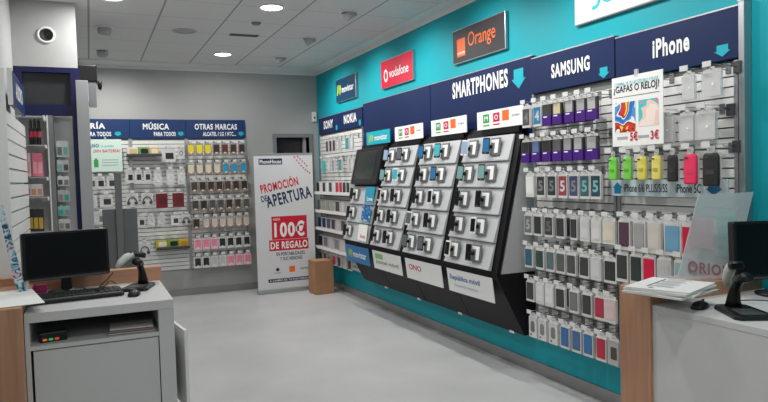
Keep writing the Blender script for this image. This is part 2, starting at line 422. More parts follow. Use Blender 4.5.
part('lettering', text('movistar', -.13, -.045, .44, .085, M['white_t'], .02, .0385), t, label='white lettering')
t, w, h = wall_sign('wall_sign', 'red wall sign with white lettering between navy and charcoal signs', 7.10, 6.272, 2.655, 2.98, M['redsign'], M['alu'], SG)
part('emblem', flat([(-.27+.055*math.cos(a)*(1 if True else 1), -.02+.075*math.sin(a)) for a in [2*PI*k/24 for k in range(24)]], .0384, M['white_t']), t)
part('emblem_drop', flat([(-.27+.032*math.cos(a), -.02+.045*math.sin(a)) for a in [2*PI*k/24 for k in range(24)]], .0392, M['redsign']), t)
part('lettering', text('vodafone', -.18, -.06, .50, .105, M['white_t'], .012, .0385), t, label='white lettering')
t, w, h = wall_sign('wall_sign', 'charcoal wall sign with orange square and orange lettering', 5.42, 4.563, 2.668, 2.985, M['charcoal'], M['alu'], SG)
part('emblem', rect(-.345, -.10, .145, .165, .0384, M['orange']), t, label='orange square')
part('emblem_text', text('orange', -.335, -.09, .125, .032, M['white_t'], .02, .0392), t)
part('lettering', text('Orange', -.15, -.075, .44, .17, M['orange'], .0, .0385), t, label='orange lettering')
t, w, h = wall_sign('wall_sign', 'white wall sign with teal lettering cut off by the top of the photo', 3.712, 2.88, 2.667, 2.985, M['white'], mat('sign_edge_grey', (150,152,154), .4), SG)
def stroke(pts, wd, c, m):
    b = MB(); P = [Vector((p[0], p[1])) for p in pts]; a = []
    for i, p in enumerate(P):
        d = (P[min(i+1, len(P)-1)]-P[max(i-1, 0)]).normalized(); n = Vector((-d.y, d.x))*wd/2
        a.append((b.bm.verts.new((p.x+n.x, p.y+n.y, c)), b.bm.verts.new((p.x-n.x, p.y-n.y, c))))
    for q, w_ in zip(a, a[1:]): b.bm.faces.new((q[0], q[1], w_[1], w_[0]))
    return b.mesh('letter', m)
tp = mat('teal_pale_print', (64,178,182), .45)
arc = lambda cx, cy, r, a0, a1, n=16: [(cx+r*math.cos(math.radians(a0+(a1-a0)*k/n)), cy+r*math.sin(math.radians(a0+(a1-a0)*k/n))) for k in range(n+1)]
part('lettering', stroke([(-.245,.12),(-.245,.05)]+arc(-.205,.05,.04,180,360)+[(-.165,.12)], .028, .0385, tp), t, label='teal lettering')
part('lettering', stroke([(-.165,.12),(-.165,-.03)]+arc(-.21,-.03,.045,0,-120), .028, .0389, tp), t)
for cx_ in (-.075, .235): part('lettering', stroke(arc(cx_,.01,.065,0,360,28), .028, .0385, tp), t)
part('lettering', stroke([(.02,.075),(.02,-.065)], .028, .0385, tp), t); part('lettering', stroke([(.02,.12),(.02,.095)], .028, .0385, tp), t)
part('lettering', stroke(arc(.105,.025,.05,0,360,24), .028, .0385, tp), t); part('lettering', stroke([(.155,.08),(.155,-.03)]+arc(.11,-.03,.045,0,-120), .028, .0389, tp), t)

HG = 'navy header boards over the right wall bays'
def header(y0, y1, z0, z1, d, label, txt=None, tx=None, arrow=None, name='header_board', cat='sign', group=HG):
    w, h = y0-y1, z1-z0
    t = thing(name, label, cat, RW((y0+y1)/2, (z0+z1)/2), group)
    part('board', MB().box(-w/2, w/2, -h/2, h/2, .002, d, .002).mesh('board', M['navy']), t)
    part('edge_strip', MB().box(-w/2, w/2, h/2, h/2+.008, .002, d+.002).mesh('edge_strip', M['alu']), t)
    if txt:
        x, y, tw, th = tx
        part('lettering', text(txt, x, y, tw, th, M['white_t'], .045, d+.002), t, label='white lettering')
    if arrow:
        part('arrow', arrow_down(arrow[0], arrow[1], arrow[2], arrow[3], M['teal_t'], d+.003), t, label='teal arrow')
    return t
def local_y(px, py, d, yc): return yc - at(px, py, 0, XR-d).y
header(9.40, 8.545, 2.27, 2.51, .05, 'small navy header sign at the far end of the teal wall', 'SONY', (-.20, -.055, .40, .12), (.35, -.075, .09, .08))
header(8.54, 7.685, 2.27, 2.51, .05, 'small navy header sign with white text, second from the back corner', 'NOKIA', (-.22, -.045, .46, .12), (.35, -.075, .09, .08))
header(7.675, 5.89, 1.93, 2.545, .04, 'long plain navy board behind the far kiosks')
t = header(5.88, 4.205, 1.93, 2.545, .04, 'long navy board with white smartphone heading and big teal arrow')
yc = (5.88+4.20)/2; zc = (1.93+2.545)/2
a0 = at(453, 101, 0, XR-.04); a1 = at(508, 69, 0, XR-.04); a2 = at(508, 91, 0, XR-.04)
part('lettering', text('SMARTPHONES', yc-a0.y, a0.z-zc+.015, a0.y-a1.y, .155, M['white_t'], .045, .042), t, label='white lettering')
aa = at(519, 78, 0, XR-.04)
part('arrow', arrow_down(yc-aa.y, aa.z-zc-.005, .19, .16, M['teal_t'], .043), t, label='teal arrow')
header(4.192, 3.31, 2.245, 2.515, .055, 'navy header board over the bay of purple boxes', 'SAMSUNG', (-.20, -.05, .41, .105), (.345, -.09, .105, .075))
t = header(3.30, 2.405, 2.22, 2.495, .055, 'navy header board nearest the wooden counter', 'iPhone', (-.135, -.045, .27, .115), (.35, -.085, .105, .065))

# ------------------------------------------------------------------ slatwall panels
def slat_panel(label, mx, w, z0, z1, thick, posts=(True, True), group='white slatwall panels', pitch=.0555):
    t = thing('slatwall_panel', label, 'slatwall', mx, group)
    b = MB().box(-w/2, w/2, z0, z1, .001, thick*.55)
    n = int((z1-z0)/pitch)
    for k in range(n):
        zz = z0 + k*pitch
        b.box(-w/2, w/2, zz, zz+pitch-.009, thick*.5, thick)
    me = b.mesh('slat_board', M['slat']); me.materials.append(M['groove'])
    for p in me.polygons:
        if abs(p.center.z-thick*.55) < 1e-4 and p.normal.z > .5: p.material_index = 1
    part('slat_board', me, t)
    part('mount_rail', MB().box(-w*.45, w*.45, z1-.06, z1-.03, .0, .001).mesh('mount_rail', M['alu']), t)
    for s, on in zip((-1, 1), posts):
        if on: part('upright', MB().box(s*(w/2+.008)-.012, s*(w/2+.008)+.012, z0, z1, .001, thick+.012).mesh('upright', M['alu']), t)
    return t
slat_panel('white slatwall panel in the far corner under two small navy headers', RW((9.40+7.69)/2, 0), 1.68, .36, 2.265, .04)
slat_panel('white slatwall panel behind the purple phone boxes', RW(3.755, 0), .845, .30, 2.24, .04)
sp = slat_panel('white slatwall panel beside the wooden counter with coloured phone cases', RW(2.86, 0), .85, .30, 2.21, .04)
# tall grey end post of the last bay
ep = thing('display_upright', 'tall grey aluminium end post of the bay beside the counter', 'post', RW(2.405, 0))
part('post', MB().box(.0, .035, .3, 2.515, .001, .06, .003).mesh('post', M['alu']), ep)
part('wall_mount', MB().box(.008, .027, .5, 2.4, -.0, .001).mesh('wall_mount', M['greym']), ep)
part('cap', MB().box(-.001, .036, 2.515, 2.522, .001, .062).mesh('cap', M['alu']), ep)
for x0, x1, lab in ((-.32, .527, 'white slatwall panel on the back wall beneath the battery heading'), (.535, 1.267, 'white slatwall panel on the back wall beneath the music heading'), (1.275, 2.11, 'white slatwall panel on the back wall nearest the roll-up banner')):
    slat_panel(lab, BW((x0+x1)/2, 0), x1-x0-.03, .385, 2.232, .035)
    # plinth under the panel
BH = 'navy header boards on the back wall'
def bheader(x0, x1, label, lines, arrow):
    w = x1-x0
    t = thing('header_board', label, 'sign', BW((x0+x1)/2, 2.3675), BH)
    part('board', MB().box(-w/2, w/2, -.1325, .1325, .002, .045, .002).mesh('board', M['navy2']), t)
    for txt, x, y, tw, th in lines:
        part('lettering', text(txt, x, y, tw, th, M['white_t'], .045, .047), t)
    part('arrow', arrow_down(arrow[0], arrow[1], .10, .06, M['teal_t'], .048), t)
bheader(-.32, .53, 'back wall navy header partly hidden by the white pillar', [('BATERÍA', -.35, .0, .47, .095), ('PARA TODOS', -.13, -.1, .32, .06)], (.275, -.07))
bheader(.533, 1.272, 'middle navy header on the back wall about music', [('MÚSICA', -.20, -.01, .345, .105), ('PARA TODOS', -.06, -.1, .29, .06)], (.30, -.07))
bheader(1.275, 2.115, 'navy header on the back wall nearest the roll-up banner', [('OTRAS MARCAS', -.30, -.01, .60, .085), ('ALCATEL / LG / HTC...', -.19, -.1, .47, .06)], (.355, -.07))

# ================================================================== PACKS, HOOKS
def hook(mx, L, label, group, ticket=True):
    """double display hook: mx at the slat face, pointing out along local z"""
    t = thing('display_hook', label, 'hook', mx, group)
    part('rod', cached(('rod', L), lambda: MB().tube([(0,0,.002),(0,0,L-.012),(0,.006,L),(0,.014,L+.004)], .0028, 6).mesh('rod', M['chrome'], True)), t)
    part('back_plate', cached('hook_plate', lambda: MB().box(-.016, .016, -.02, .036, .0, .006, .001).mesh('back_plate', M['greym'])), t)
    if ticket:
        part('ticket_arm', cached(('arm', L), lambda: MB().tube([(0,.028,.002),(0,.028,L+.02)], .0022, 6).mesh('ticket_arm', M['chrome'], True)), t)
        part('price_ticket', cached(('ticket', L), lambda: MB().box(-.027, .027, .010, .040, L+.02, L+.0235).mesh('price_ticket', mat('ticket_card', (212,212,210), .6))), t, label='white price ticket')
    return t

def shell(w, h, t, m, r=.004):
    return cached(('shell', round(w,3), round(h,3), round(t,3), m.name), lambda: MB().prism(rrect(w, h, r, 2, 0, -h/2-.018), -t/2, t/2, .0015).mesh('box', m))
def tabm(w, m):
    return cached(('tab', round(w,3), m.name), lambda: MB().prism([(-w*.48,-.02),(w*.48,-.02),(w*.46,-.002),(.016,.004),(.016,.014),(-.016,.014),(-.016,.004),(-w*.46,-.002)], -.001, .001).mesh('hang_tab', m))
def pan(key, w, h, cx, cy, c, m, r=.003):
    return cached(('pan', key, round(w,3), round(h,3), round(cx,3), round(cy,3), round(c,4), m.name), lambda: MB().prism(rrect(w, h, r, 3, cx, cy), c, c+.0016).mesh(key, m))

def pack(kind, mx, w, h, label, cat, group, col=None, col2=None, digit=None, depth=.022):
    name = {'window':'phone_case_box','purple':'phone_case_box','clear':'clear_case_pack','colour':'phone_case','flip':'flip_case_pack','cable':'cable_pack','head':'headphone_pack','small':'accessory_pack','round':'phone_case_box'}[kind]
    t = thing(name, label, cat, mx, group)
    T = depth/2
    if kind in ('window', 'round'):
        part('box', shell(w, h, depth, M['packw']), t)
        part('hang_tab', tabm(w, M['packw']), t)
        ww, hh = (w*.85, h*.82) if kind == 'window' else (w*.5, h*.52)
        part('window', pan('window', ww, hh, 0, -.018-h*.47, T, col, .003 if kind == 'window' else min(ww, hh)*.35), t)
        if digit: part('lettering', text(digit, -ww*.30, -.018-h*.47-hh*.3, ww*.62, hh*.58, col2 or M['greym'], .03, T+.0022), t)
        elif kind == 'round': part('print_mark', pan('print_mark', .016, .012, -w*.22, -.018-h*.86, T, M['greyd']), t)
        else: part('case_face', pan('case_face', ww*.8, hh*.86, ww*.04, -.018-h*.47, T+.0016, col2 or col, .006), t)
    elif kind == 'purple':
        part('box', shell(w, h, depth, M['greyd'] if col is None else col), t)
        part('hang_tab', tabm(w, M['packw']), t)
        part('case_face', pan('case_face', w*.74, h*.5, 0, -.018-h*.28, T, col2, .005), t)
        part('sleeve', cached(('sleeve', round(w,3), round(h,3), depth), lambda: MB().box(-w/2-.001, w/2+.001, -.018-h-.001, -.018-h*.52, -T-.001, T+.0025, .001).mesh('sleeve', M['purple'])), t, label='purple printed sleeve')
        part('print_mark', pan('print_mark', w*.42, h*.055, -w*.12, -.018-h*.60, T+.0026, M['white_t']), t)
    elif kind == 'colour':
        def case():
            b = MB(); secs = []
            for s, y in ((.72, -.02), (.86, -.026), (.98, -.04), (1.0, -.018-h*.55), (1.0, -.018-h*.93), (.93, -.018-h)):
                secs.append([(p[0], y, p[1]) for p in rrect(w*s, depth*s, depth*s*.45, 3)])
            return b.loft(secs).mesh('case_body', col, True)
        part('case_body', cached(('cb', round(w,3), round(h,3), col.name, depth), case), t)
        part('hang_tab', cached(('ctab', round(w,3)), lambda: MB().prism(rrect(w*.5, .04, .012, 4, 0, .0), -.0015, .0015).mesh('hang_tab', M['clearc'])), t)
        part('clear_cover', cached(('ccov', round(w,3), round(h,3)), lambda: MB().prism(rrect(w*1.12, h*1.02, .012, 3, 0, -.018-h*.5), -T-.004, -T-.002).mesh('clear_cover', M['clearc'])), t)
        part('camera_hole', pan('camera_hole', w*.3, w*.12, -w*.24, -.018-h*.14, T+.0002, M['greyd'], w*.05), t)
        part('print_mark', pan('print_mark', w*.55, h*.14, 0, -.018-h*.58, T+.0002, col2 or M['greyd'], .002), t)
    elif kind == 'clear':
        part('box', shell(w, h, depth, M['clearc']), t)
        part('hang_tab', tabm(w, M['packw']), t)
        part('insert', cached(('ins', round(w,3), round(h,3), (col or M['slat']).name), lambda: MB().prism(rrect(w*.8, h*.8, .004, 2, 0, -.018-h*.52), -.002, .002).mesh('insert', col or M['slat'])), t)
        part('print_mark', pan('print_mark', w*.12, w*.12, w*.1, -.018-h*.5, T, M['white_t'], w*.05), t)
    elif kind == 'flip':
        part('box', shell(w, h, depth, col2 or M['cardboard']), t)
        part('hang_tab', tabm(w, M['clearc']), t)
        part('case_face', pan('case_face', w*.78, h*.74, 0, -.018-h*.42, T, col, .004), t)
        part('clasp', pan('clasp', w*.3, h*.12, 0, -.018-h*.80, T+.0016, M['slat'], .002), t)
    elif kind == 'cable':
        part('box', shell(w, h, depth*.5, M['packw']), t)
        part('hang_tab', tabm(w, M['packw']), t)
        pts = [(math.cos(a)*w*.28, -.018-h*.5+math.sin(a)*h*.26*(1+.1*k), T*.6+.003*math.sin(2*a)) for k in range(2) for a in [2*PI*q/14 for q in range(14)]]
        part('cable', cached(('cab', round(w,3), round(h,3), (col or M['packw']).name), lambda: MB().tube(pts, .004, 6).mesh('cable', col or M['white'], True)), t)
    elif kind == 'head':
        part('box', shell(w, h, depth*.6, M['packw']), t)
        part('hang_tab', tabm(w, M['packw']), t)
        arc = [(math.cos(a)*w*.36, -.018-h*.62+math.sin(a)*h*.4, T*.6+.006) for a in [PI*q/14 for q in range(15)]]
        part('headband', cached(('hb', round(w,3), round(h,3)), lambda: MB().tube(arc, .006, 6).mesh('headband', col or M['greyd'], True)), t)
        for s in (-1, 1):
            part('ear_cup', cached('cup', lambda: MB().lathe([(.001,0),(.022,.0),(.022,.012),(.012,.018),(.001,.018)], 16).mesh('ear_cup', col or M['greyd'], True)), t, loc=(s*w*.30, -.018-h*.66, T*.6+.001))
    else:
        part('box', shell(w, h, depth, col2 or M['packw']), t)
        part('hang_tab', tabm(w, M['packw']), t)
        part('window', pan('window', w*.56, h*.5, w*.08, -.018-h*.5, T, col, .004), t)
    return t

def rw_row(tops, d, bottom_off, specs, row, bay, group, hookgrp, slat=.04, ticket=True, second=True, w=None, dz=0):
    """tops: pixel of the top middle of each pack, measured on the plane at distance d from the wall; bottom_off = pack height"""
    z = sum(at(p[0], p[1], 0, XR-d).z for p in tops)/len(tops) + dz
    for i, (p, s) in enumerate(zip(tops, specs)):
        P = at(p[0], p[1], 0, XR-d)
        kind, desc, kw = s
        kw = dict(kw); ww = kw.pop('w', w); hh = kw.pop('h', bottom_off); nohook = kw.pop('nohook', False)
        place = f'{ORD[i]} from left in {row} row of {bay}'
        hz = z - .0
        if kind:
            pack(kind, RW(P.y, hz, d), ww, hh, f'{desc}, {place}', 'phone case' , group, **kw)
            if second and i < len(tops)-1 and kind in ('window', 'purple', 'flip'):
                pack(kind, RW(P.y-.003, hz, d-.055), ww, hh, f'{desc} behind {ORD[i]} pack in {row} row of {bay}', 'phone case', group, **kw)
        if not nohook: hook(RW(P.y, hz, slat), d+.02-slat, f'chrome hook with white ticket, {place}', hookgrp, ticket)

def ramp(a, b, n): return [(a[0]+(b[0]-a[0])*k/(n-1), a[1]+(b[1]-a[1])*k/(n-1)) for k in range(n)]
lg = lambda v, w=None: cm(v, v, v if w is None else w)
SB, SBg, SBh = 'bay by kiosks', 'boxed cases in the bay beside the kiosks', 'hooks in the bay beside the kiosks'
d0 = .20
pu = lambda c2, body=None, desc='purple and clear boxed case', **k: ('purple', desc, dict(col2=c2, col=body or lg(64), **k))
wn = lambda c, desc, **k: ('window', desc, dict(col=c, **k))
# row 1
rw_row([(527,105.5),(538,104.5),(547.5,101.5),(557.8,99.8),(570,98),(581.5,96.2),(592.5,94)], d0, .15,
  [wn(cm(74,76,80), 'white box with dark grey front', digit='4', col2=lg(120)), wn(cm(40,120,160), 'white box with blue front', digit='4', col2=lg(190)),
   pu(lg(60)), pu(cm(196,186,150), desc='purple box with beige case'), pu(lg(170), desc='purple box with pale case'), pu(lg(160), desc='purple box with silver case'), pu(lg(172), desc='purple box with grey case')],
  'top', SB, SBg, SBh, w=.096)
rw_row(ramp((526,140),(579,134.5),6)+[(592.5,133.5)], d0, .155,
  [pu(lg(40), desc='purple box with black case'), pu(cm(90,110,160), desc='purple box with bluish case'), pu(lg(46), desc='purple box with dark case'), pu(lg(92), desc='purple box with grey case'),
   pu(lg(150), desc='purple box with silver case'), pu(lg(168), desc='purple box with pale case'), pu(lg(164), desc='wide purple box with pale case', w=.11)],
  'second', SB, SBg, SBh, w=.096)
five = lambda c, c2, desc, **k: wn(c, desc, digit='5', col2=c2, **k)
rw_row(ramp((530.5,173.5),(596.5,171),7), d0, .165,
  [wn(M['slat'], 'plain white boxed case'), five(lg(58), lg(130), 'white box with charcoal front'), five(cm(44,54,54), lg(120), 'white box with dark green front'), five(cm(150,60,76), lg(200), 'white box with red front'),
   five(cm(62,72,104), lg(130), 'white box with blue front'), five(cm(60,92,100), cm(120,170,175), 'white box with teal front'), five(cm(40,70,76), cm(130,180,180), 'white box with deep teal front')],
  'third', SB, SBg, SBh, w=.097)
rw_row([(529,214.5),(538.5,214),(549.5,214.5),(561,214),(574.5,214.5),(585.5,215.5),(597,215.5),(609.5,216)], d0, .155,
  [five(lg(110), lg(170), 'white box with grey front'), wn(cm(46,56,56), 'white box with dark slate front'), five(lg(60), lg(112), 'white box with charcoal front'), wn(cm(58,56,60), 'white box with cut dark window'),
   wn(cm(60,60,62), 'narrow white box with dark window', w=.07), wn(lg(206), 'white box with pale window'), wn(lg(212), 'white box with white window'), wn(cm(214,206,188), 'white box with cream window', w=.11)],
  'fourth', SB, SBg, SBh, w=.094)
rw_row([(529.5,246.5),(540.4,247),(551,247.8),(561.3,249.4),(572,251),(585,253.5),(596.5,255.5),(611,258)], d0, .15,
  [wn(cm(60,98,120), 'white box with blue window'), wn(cm(50,72,72), 'white box with dark green window'), wn(cm(90,110,112), 'white box with grey green window'), wn(lg(92), 'white box with grey window'),
   wn(lg(80), 'white box with charcoal window'), wn(lg(64), 'white box with black window'), wn(lg(206), 'plain white boxed case'), wn(cm(52,54,52), 'wide white box with dark window', w=.11)],
  'fifth', SB, SBg, SBh, w=.096)
rw_row([(531,280.5),(540.6,281.5),(550,283),(561,284.5),(574.5,287.5),(587.6,290.5),(600.5,294),(611,296.5)], d0, .155,
  [wn(lg(70), 'white box with dark window'), wn(lg(216), 'plain white boxed case'), wn(lg(220), 'blank white boxed case'), wn(lg(58), 'white box with black window', w=.1), wn(lg(118), 'white box with grey window'),
   wn(lg(62), 'white box with charcoal window'), wn(cm(176,50,74), 'white box with red window'), wn(cm(214,190,190), 'white box with pale pink window')],
  'sixth', SB, SBg, SBh, w=.096)
rw_row([(533.6,313.5),(543,316),(554,319.5),(565.8,323.5),(577.2,327.5),(589,331),(602,335.5),(614,340)], d0, .16,
  [('round', 'white pack with grey oval', dict(col=lg(112))), ('round', 'white pack with pale grey oval', dict(col=lg(130))), ('round', 'white pack with rounded grey window', dict(col=lg(122))),
   wn(cm(58,104,160), 'white boxed bright blue case'), wn(cm(72,104,150), 'white boxed dusty blue case'), wn(cm(60,112,166), 'white boxed sky blue case'), wn(cm(180,44,64), 'white box with red window'),
   ('small', 'clear pack with dark grid insert', dict(col=lg(70), col2=lg(170)))],
  'lowest', SB, SBg, SBh, w=.094)

# bay beside the counter
IB, IBg, IBh = 'bay by counter', 'cases in the bay next to the counter', 'hooks in the bay next to the counter'
cl = lambda desc, **k: ('clear', desc, dict(col=lg(214), depth=.02, **k))
rw_row([(656,79),(689,73.5),(712,69)], .17, .13, [cl('clear empty-looking pack'), cl('clear square pack'), cl('wide clear pack', w=.12)], 'top', IB, IBg, IBh, w=.085)
rw_row([(667,114),(687,112.5),(706,110.5)], .17, .145, [cl('clear hanging pack'), cl('clear pack with round white seal'), cl('large clear pack with seal', w=.13)], 'second', IB, IBg, IBh, w=.10)
co_ = lambda c, desc, **k: ('colour', desc, dict(col=c, **k))
rw_row([(613,154),(627.5,153.5),(642,153),(656.5,153),(672.5,151.5),(690.5,150.5),(711,149)], .20, .145,
  [co_(cm(120,214,78), 'bright green phone case', col2=cm(90,170,60)), co_(cm(124,206,84), 'green phone case', col2=cm(90,170,60)), co_(cm(222,212,96), 'yellow phone case', col2=cm(180,170,70)), co_(cm(228,216,110), 'pale yellow phone case', col2=cm(180,170,70)),
   co_(lg(44), 'black phone case', h=.155, col2=lg(60)), co_(cm(236,56,98), 'hot pink phone case', h=.17, w=.085, col2=cm(220,60,100)), co_(lg(42), 'tall black phone case', h=.18, w=.10, col2=lg(64))],
  'coloured', IB, IBg, IBh, w=.068)
rw_row([(625,218.5),(640,219),(655,219.5),(673.5,220.5),(688,221)], .20, .185,
  [wn(cm(86,58,72), 'white box with dark plum window'), wn(lg(160), 'white box with grey window'), wn(cm(206,200,190), 'white box with cream window'), wn(cm(110,160,190), 'wide white box with blue picture', w=.12), wn(cm(196,30,60), 'red boxed case', w=.07)],
  'lower', IB, IBg, IBh, w=.098)
rw_row([(623,252.5),(637,253),(650,254),(665,255),(682,256)], .20, .18,
  [wn(lg(60), 'white box with black window'), wn(cm(50,58,58), 'white box with dark green window'), wn(cm(206,24,66), 'white box with crimson window'), wn(lg(190), 'pale boxed case'), wn(cm(150,176,180), 'box with grey blue window')],
  'bottom', IB, IBg, IBh, w=.098)
for px, py, lab in ((730,66,'upper'),(723,109,'middle'),(729,146,'lower')):
    P = at(px, py, 0, XR-.12)
    t = thing('display_hook', f'empty dark grey hook bracket, {lab} one by the grey end post', 'hook', RW(P.y, P.z, .04), IBh)
    part('back_plate', cached('bp2', lambda: MB().box(-.022, .022, -.035, .03, 0, .03, .003).mesh('back_plate', M['greyd'])), t)
    part('rod', cached(('rod', .12), lambda: MB().tube([(0,0,.002),(0,0,.12),(0,.012,.128)], .0028, 6).mesh('rod', M['chrome'], True)), t)
# label strip under the coloured cases
p0, p1, p2 = at(610,182,0,XR-.13), at(727,181,0,XR-.13), at(727,196,0,XR-.13)
w, h = p0.y-p1.y, .105
t = thing('label_strip', 'clear label strip with dark text and arrows under the coloured phone cases', 'sign', RW((p0.y+p1.y)/2, p1.z-h/2+.01, .045))
part('strip', MB().box(-w/2, w/2, -h/2, h/2, .07, .078, .002).mesh('strip', mat('pale_blue_strip', (196,212,216), .3)), t)
for s in (-1, 1): part('bracket', MB().box(s*w*.4-.012, s*w*.4+.012, -.02, .02, 0, .07).mesh('bracket', M['clear']), t)
dn = mat('dark_teal_print', (20,112,150), .5)
part('arrow', arrow_down(-w*.43, 0, .085, .075, dn, .0795, up=True), t)
part('arrow', arrow_down(w*.40, .0, .11, .075, dn, .0795), t)
ink = mat('black_ink', (30,34,40), .6)
part('lettering', text('iPhone 6/6 PLUS/5/5S', -w*.365, -.026, w*.40, .052, ink, .01, .0795), t)
part('lettering', text('iPhone 5C', w*.105, -.026, w*.20, .052, ink, .01, .0795), t)

# glasses-or-watch poster
q0, q1, q2 = at(612,79,0,XR-.215), at(663,69,0,XR-.215), at(612.5,147,0,XR-.215)
w, h = q0.y-q1.y, q0.z-q2.z
t = thing('promotional_poster', 'white poster with two bright pictures and red prices hanging before the slatwall', 'poster', RW((q0.y+q1.y)/2, q0.z-h/2, .215))
part('sheet', MB().box(-w/2, w/2, -h/2, h/2, -.002, .002).mesh('sheet', M['paper']), t)
part('clip', MB().box(-.012, .012, h/2-.01, h/2+.03, -.006, .006).mesh('clip', M['clearc']), t)
part('lettering', text('COMPRA YA TU ACCESORIO Y ELIGE', -w*.44, h*.37, w*.86, .022, M['teal_t'], .0, .0035), t)
part('lettering', text('¿GAFAS O RELOJ?', -w*.46, h*.245, w*.9, .055, ink, .02, .0035), t)
part('rule', rect(-w*.46, h*.205, w*.9, .003, .0033, M['greyd']), t)
part('picture', rect(-w*.44, -h*.30, w*.42, h*.43, .0033, picture_mat('picture_red_blue', [(240,214,70),(210,50,40),(150,24,30),(240,240,236),(70,150,210),(40,110,190)], 9, 3.1)), t)
part('picture', rect(w*.04, -h*.24, w*.38, h*.37, .0033, picture_mat('picture_teal_pink', [(244,226,216),(236,206,190),(70,196,196),(236,120,160),(244,236,230)], 7, 8.4)), t)
part('lettering', text('5€', -w*.13, -h*.43, w*.15, .055, M['red'], .03, .0045), t)
part('lettering', text('3€', w*.27, -h*.43, w*.15, .055, M['red'], .03, .0045), t)
part('rule', rect(-w*.40, -h*.40, w*.22, .016, .0033, lg(170)), t)
part('rule', rect(w*.02, -h*.40, w*.22, .016, .0033, lg(170)), t)

# ================================================================== KIOSKS
MODS = [(4.262, 5.075, 'kiosk nearest the purple boxes'), (5.085, 5.92, 'middle kiosk with red-lettered plate'), (5.93, 6.755, 'kiosk with green-lettered plate'), (6.765, 7.60, 'far kiosk with black tablet')]
ZT, ZB, CT, CB = 1.945, .855, .115, .375          # tilted face: top / bottom height and distance from the wall
SL = math.hypot(ZT-ZB, CB-CT); ang = math.atan2(CB-CT, ZT-ZB)
TILT = Matrix.Translation((0, ZB, CB)) @ Matrix.Rotation(-ang, 4, 'X')   # local y runs up the slope, z outwards
def kiosk(i, y0, y1, nm, names):
    w = y1-y0
    t = thing('phone_display_kiosk', names, 'display kiosk', RW((y0+y1)/2, 0), 'tilted phone display kiosks on the teal wall')
    part('back_frame', MB().box(-w/2, w/2, -.03, SL+.035, -.035, -.006).mesh('back_frame', M['black']), t, mx=TILT)
    part('top_band', MB().box(-w/2, w/2, SL+.0, SL+.075, -.05, -.002).mesh('top_band', M['black']), t, mx=TILT)
    # wedge base: wide at the top, narrow at the bottom
    zb0 = .32
    def base():
        pts = [(.0, zb0), (.12, zb0), (CB-.005, .80), (CB-.012, ZB-.02), (.0, ZB-.02)]   # (distance, height)
        b = MB(); a = [b.bm.verts.new((-w/2, p[1], p[0])) for p in pts]; c = [b.bm.verts.new((w/2, p[1], p[0])) for p in pts]
        b.bm.faces.new(a); b.bm.faces.new(c[::-1])
        for k in range(5): b.bm.faces.new((a[k], c[k], c[(k+1)%5], a[(k+1)%5]))
        return b.mesh('base', M['black'])
    part('base', base(), t)
    part('base_clip', MB().box(w/2-.20, w/2-.14, zb0-.012, zb0+.008, .08, .125).mesh('base_clip', M['white']), t)
    for s in ((-1, 1) if i == 0 else (-1,)):
        if s == 1:
            pts = [(.002, ZB-.02), (CB-.05, ZB-.02), (CT-.05, ZT-.025), (.002, ZT-.025)]
            b = MB(); x0, x1 = w/2-.022, w/2
            a = [b.bm.verts.new((x0, p[1], p[0])) for p in pts]; c = [b.bm.verts.new((x1, p[1], p[0])) for p in pts]
            b.bm.faces.new(a); b.bm.faces.new(c[::-1])
            for k in range(4): b.bm.faces.new((a[k], c[k], c[(k+1)%4], a[(k+1)%4]))
            part('side_panel', b.mesh('side_panel', M['side']), t, label='pale grey side panel')
    return t, w
def tray_mesh(w, h):
    b = MB()
    pts = [(0, .0), (0, .030), (.012, .032), (.016, .026), (h-.004, .010), (h-.004, .0)]   # (up the slope, out)
    a = [b.bm.verts.new((-w/2, p[0], p[1])) for p in pts]; c = [b.bm.verts.new((w/2, p[0], p[1])) for p in pts]
    b.bm.faces.new(a); b.bm.faces.new(c[::-1])
    n = len(pts)
    for k in range(n): b.bm.faces.new((a[k], c[k], c[(k+1)%n], a[(k+1)%n]))
    return b.mesh('tray', M['tray'])
TA = math.atan2(.026-.010, .204)          # extra lean of a tray face
def phone(mx, body_c, scr, label):
    t = thing('display_phone', label, 'mobile phone', mx, 'display phones on the kiosks')
    part('body', cached(('ph', body_c.name), lambda: MB().prism(rrect(.068, .138, .010, 4), 0, .009, .002).mesh('body', body_c)), t)
    part('screen', cached(('phs', scr.name), lambda: MB().prism(rrect(.060, .108, .002, 2, 0, .002), .009, .0098).mesh('screen', scr)), t)
    part('home_button', cached('phb', lambda: MB().prism(rrect(.014, .007, .003, 3, 0, -.06), .009, .0102).mesh('home_button', M['greym'])), t)
KN = ['right-hand kiosk', 'middle kiosk', 'green-lettered kiosk', 'tablet kiosk']
scr_b, scr_t, scr_p = cm(46,110,160,.2), cm(60,176,190,.2), cm(150,170,200,.2)
scr_g, scr_k, scr_s = cm(120,160,160,.2), M['screen'], cm(96,104,110,.2)
PH = {0: [(scr_p, scr_b), (scr_g, scr_g), (scr_k, scr_k), (scr_k, scr_k), (scr_k, scr_k)],
      1: [(scr_b, scr_t), (scr_k, scr_b), (scr_k, scr_k), (scr_s, scr_k), (scr_s, scr_s)],
      2: [(scr_p, scr_s), (scr_g, scr_t), (scr_k, scr_k), (scr_k, scr_k), (scr_k, scr_k)],
      3: [None, None, (scr_k, None), (scr_k, None), (scr_k, None)]}
SCN = {scr_b.name:'blue-screened', scr_t.name:'teal-screened', scr_p.name:'pale-screened', scr_g.name:'grey-green', scr_k.name:'dark', scr_s.name:'grey-screened'}
TH = SL/5
silver = mat('silver_mount', (128,130,132), .4, metal=.3)
TRN = ['top', 'second', 'middle', 'fourth', 'bottom']
KL = ['tilted phone kiosk nearest the purple boxes, with blue-lettered plate', 'tilted phone kiosk with red-lettered plate below its trays', 'tilted phone kiosk with green-lettered plate below its trays', 'far tilted kiosk with black tablet on top and blue plate below']
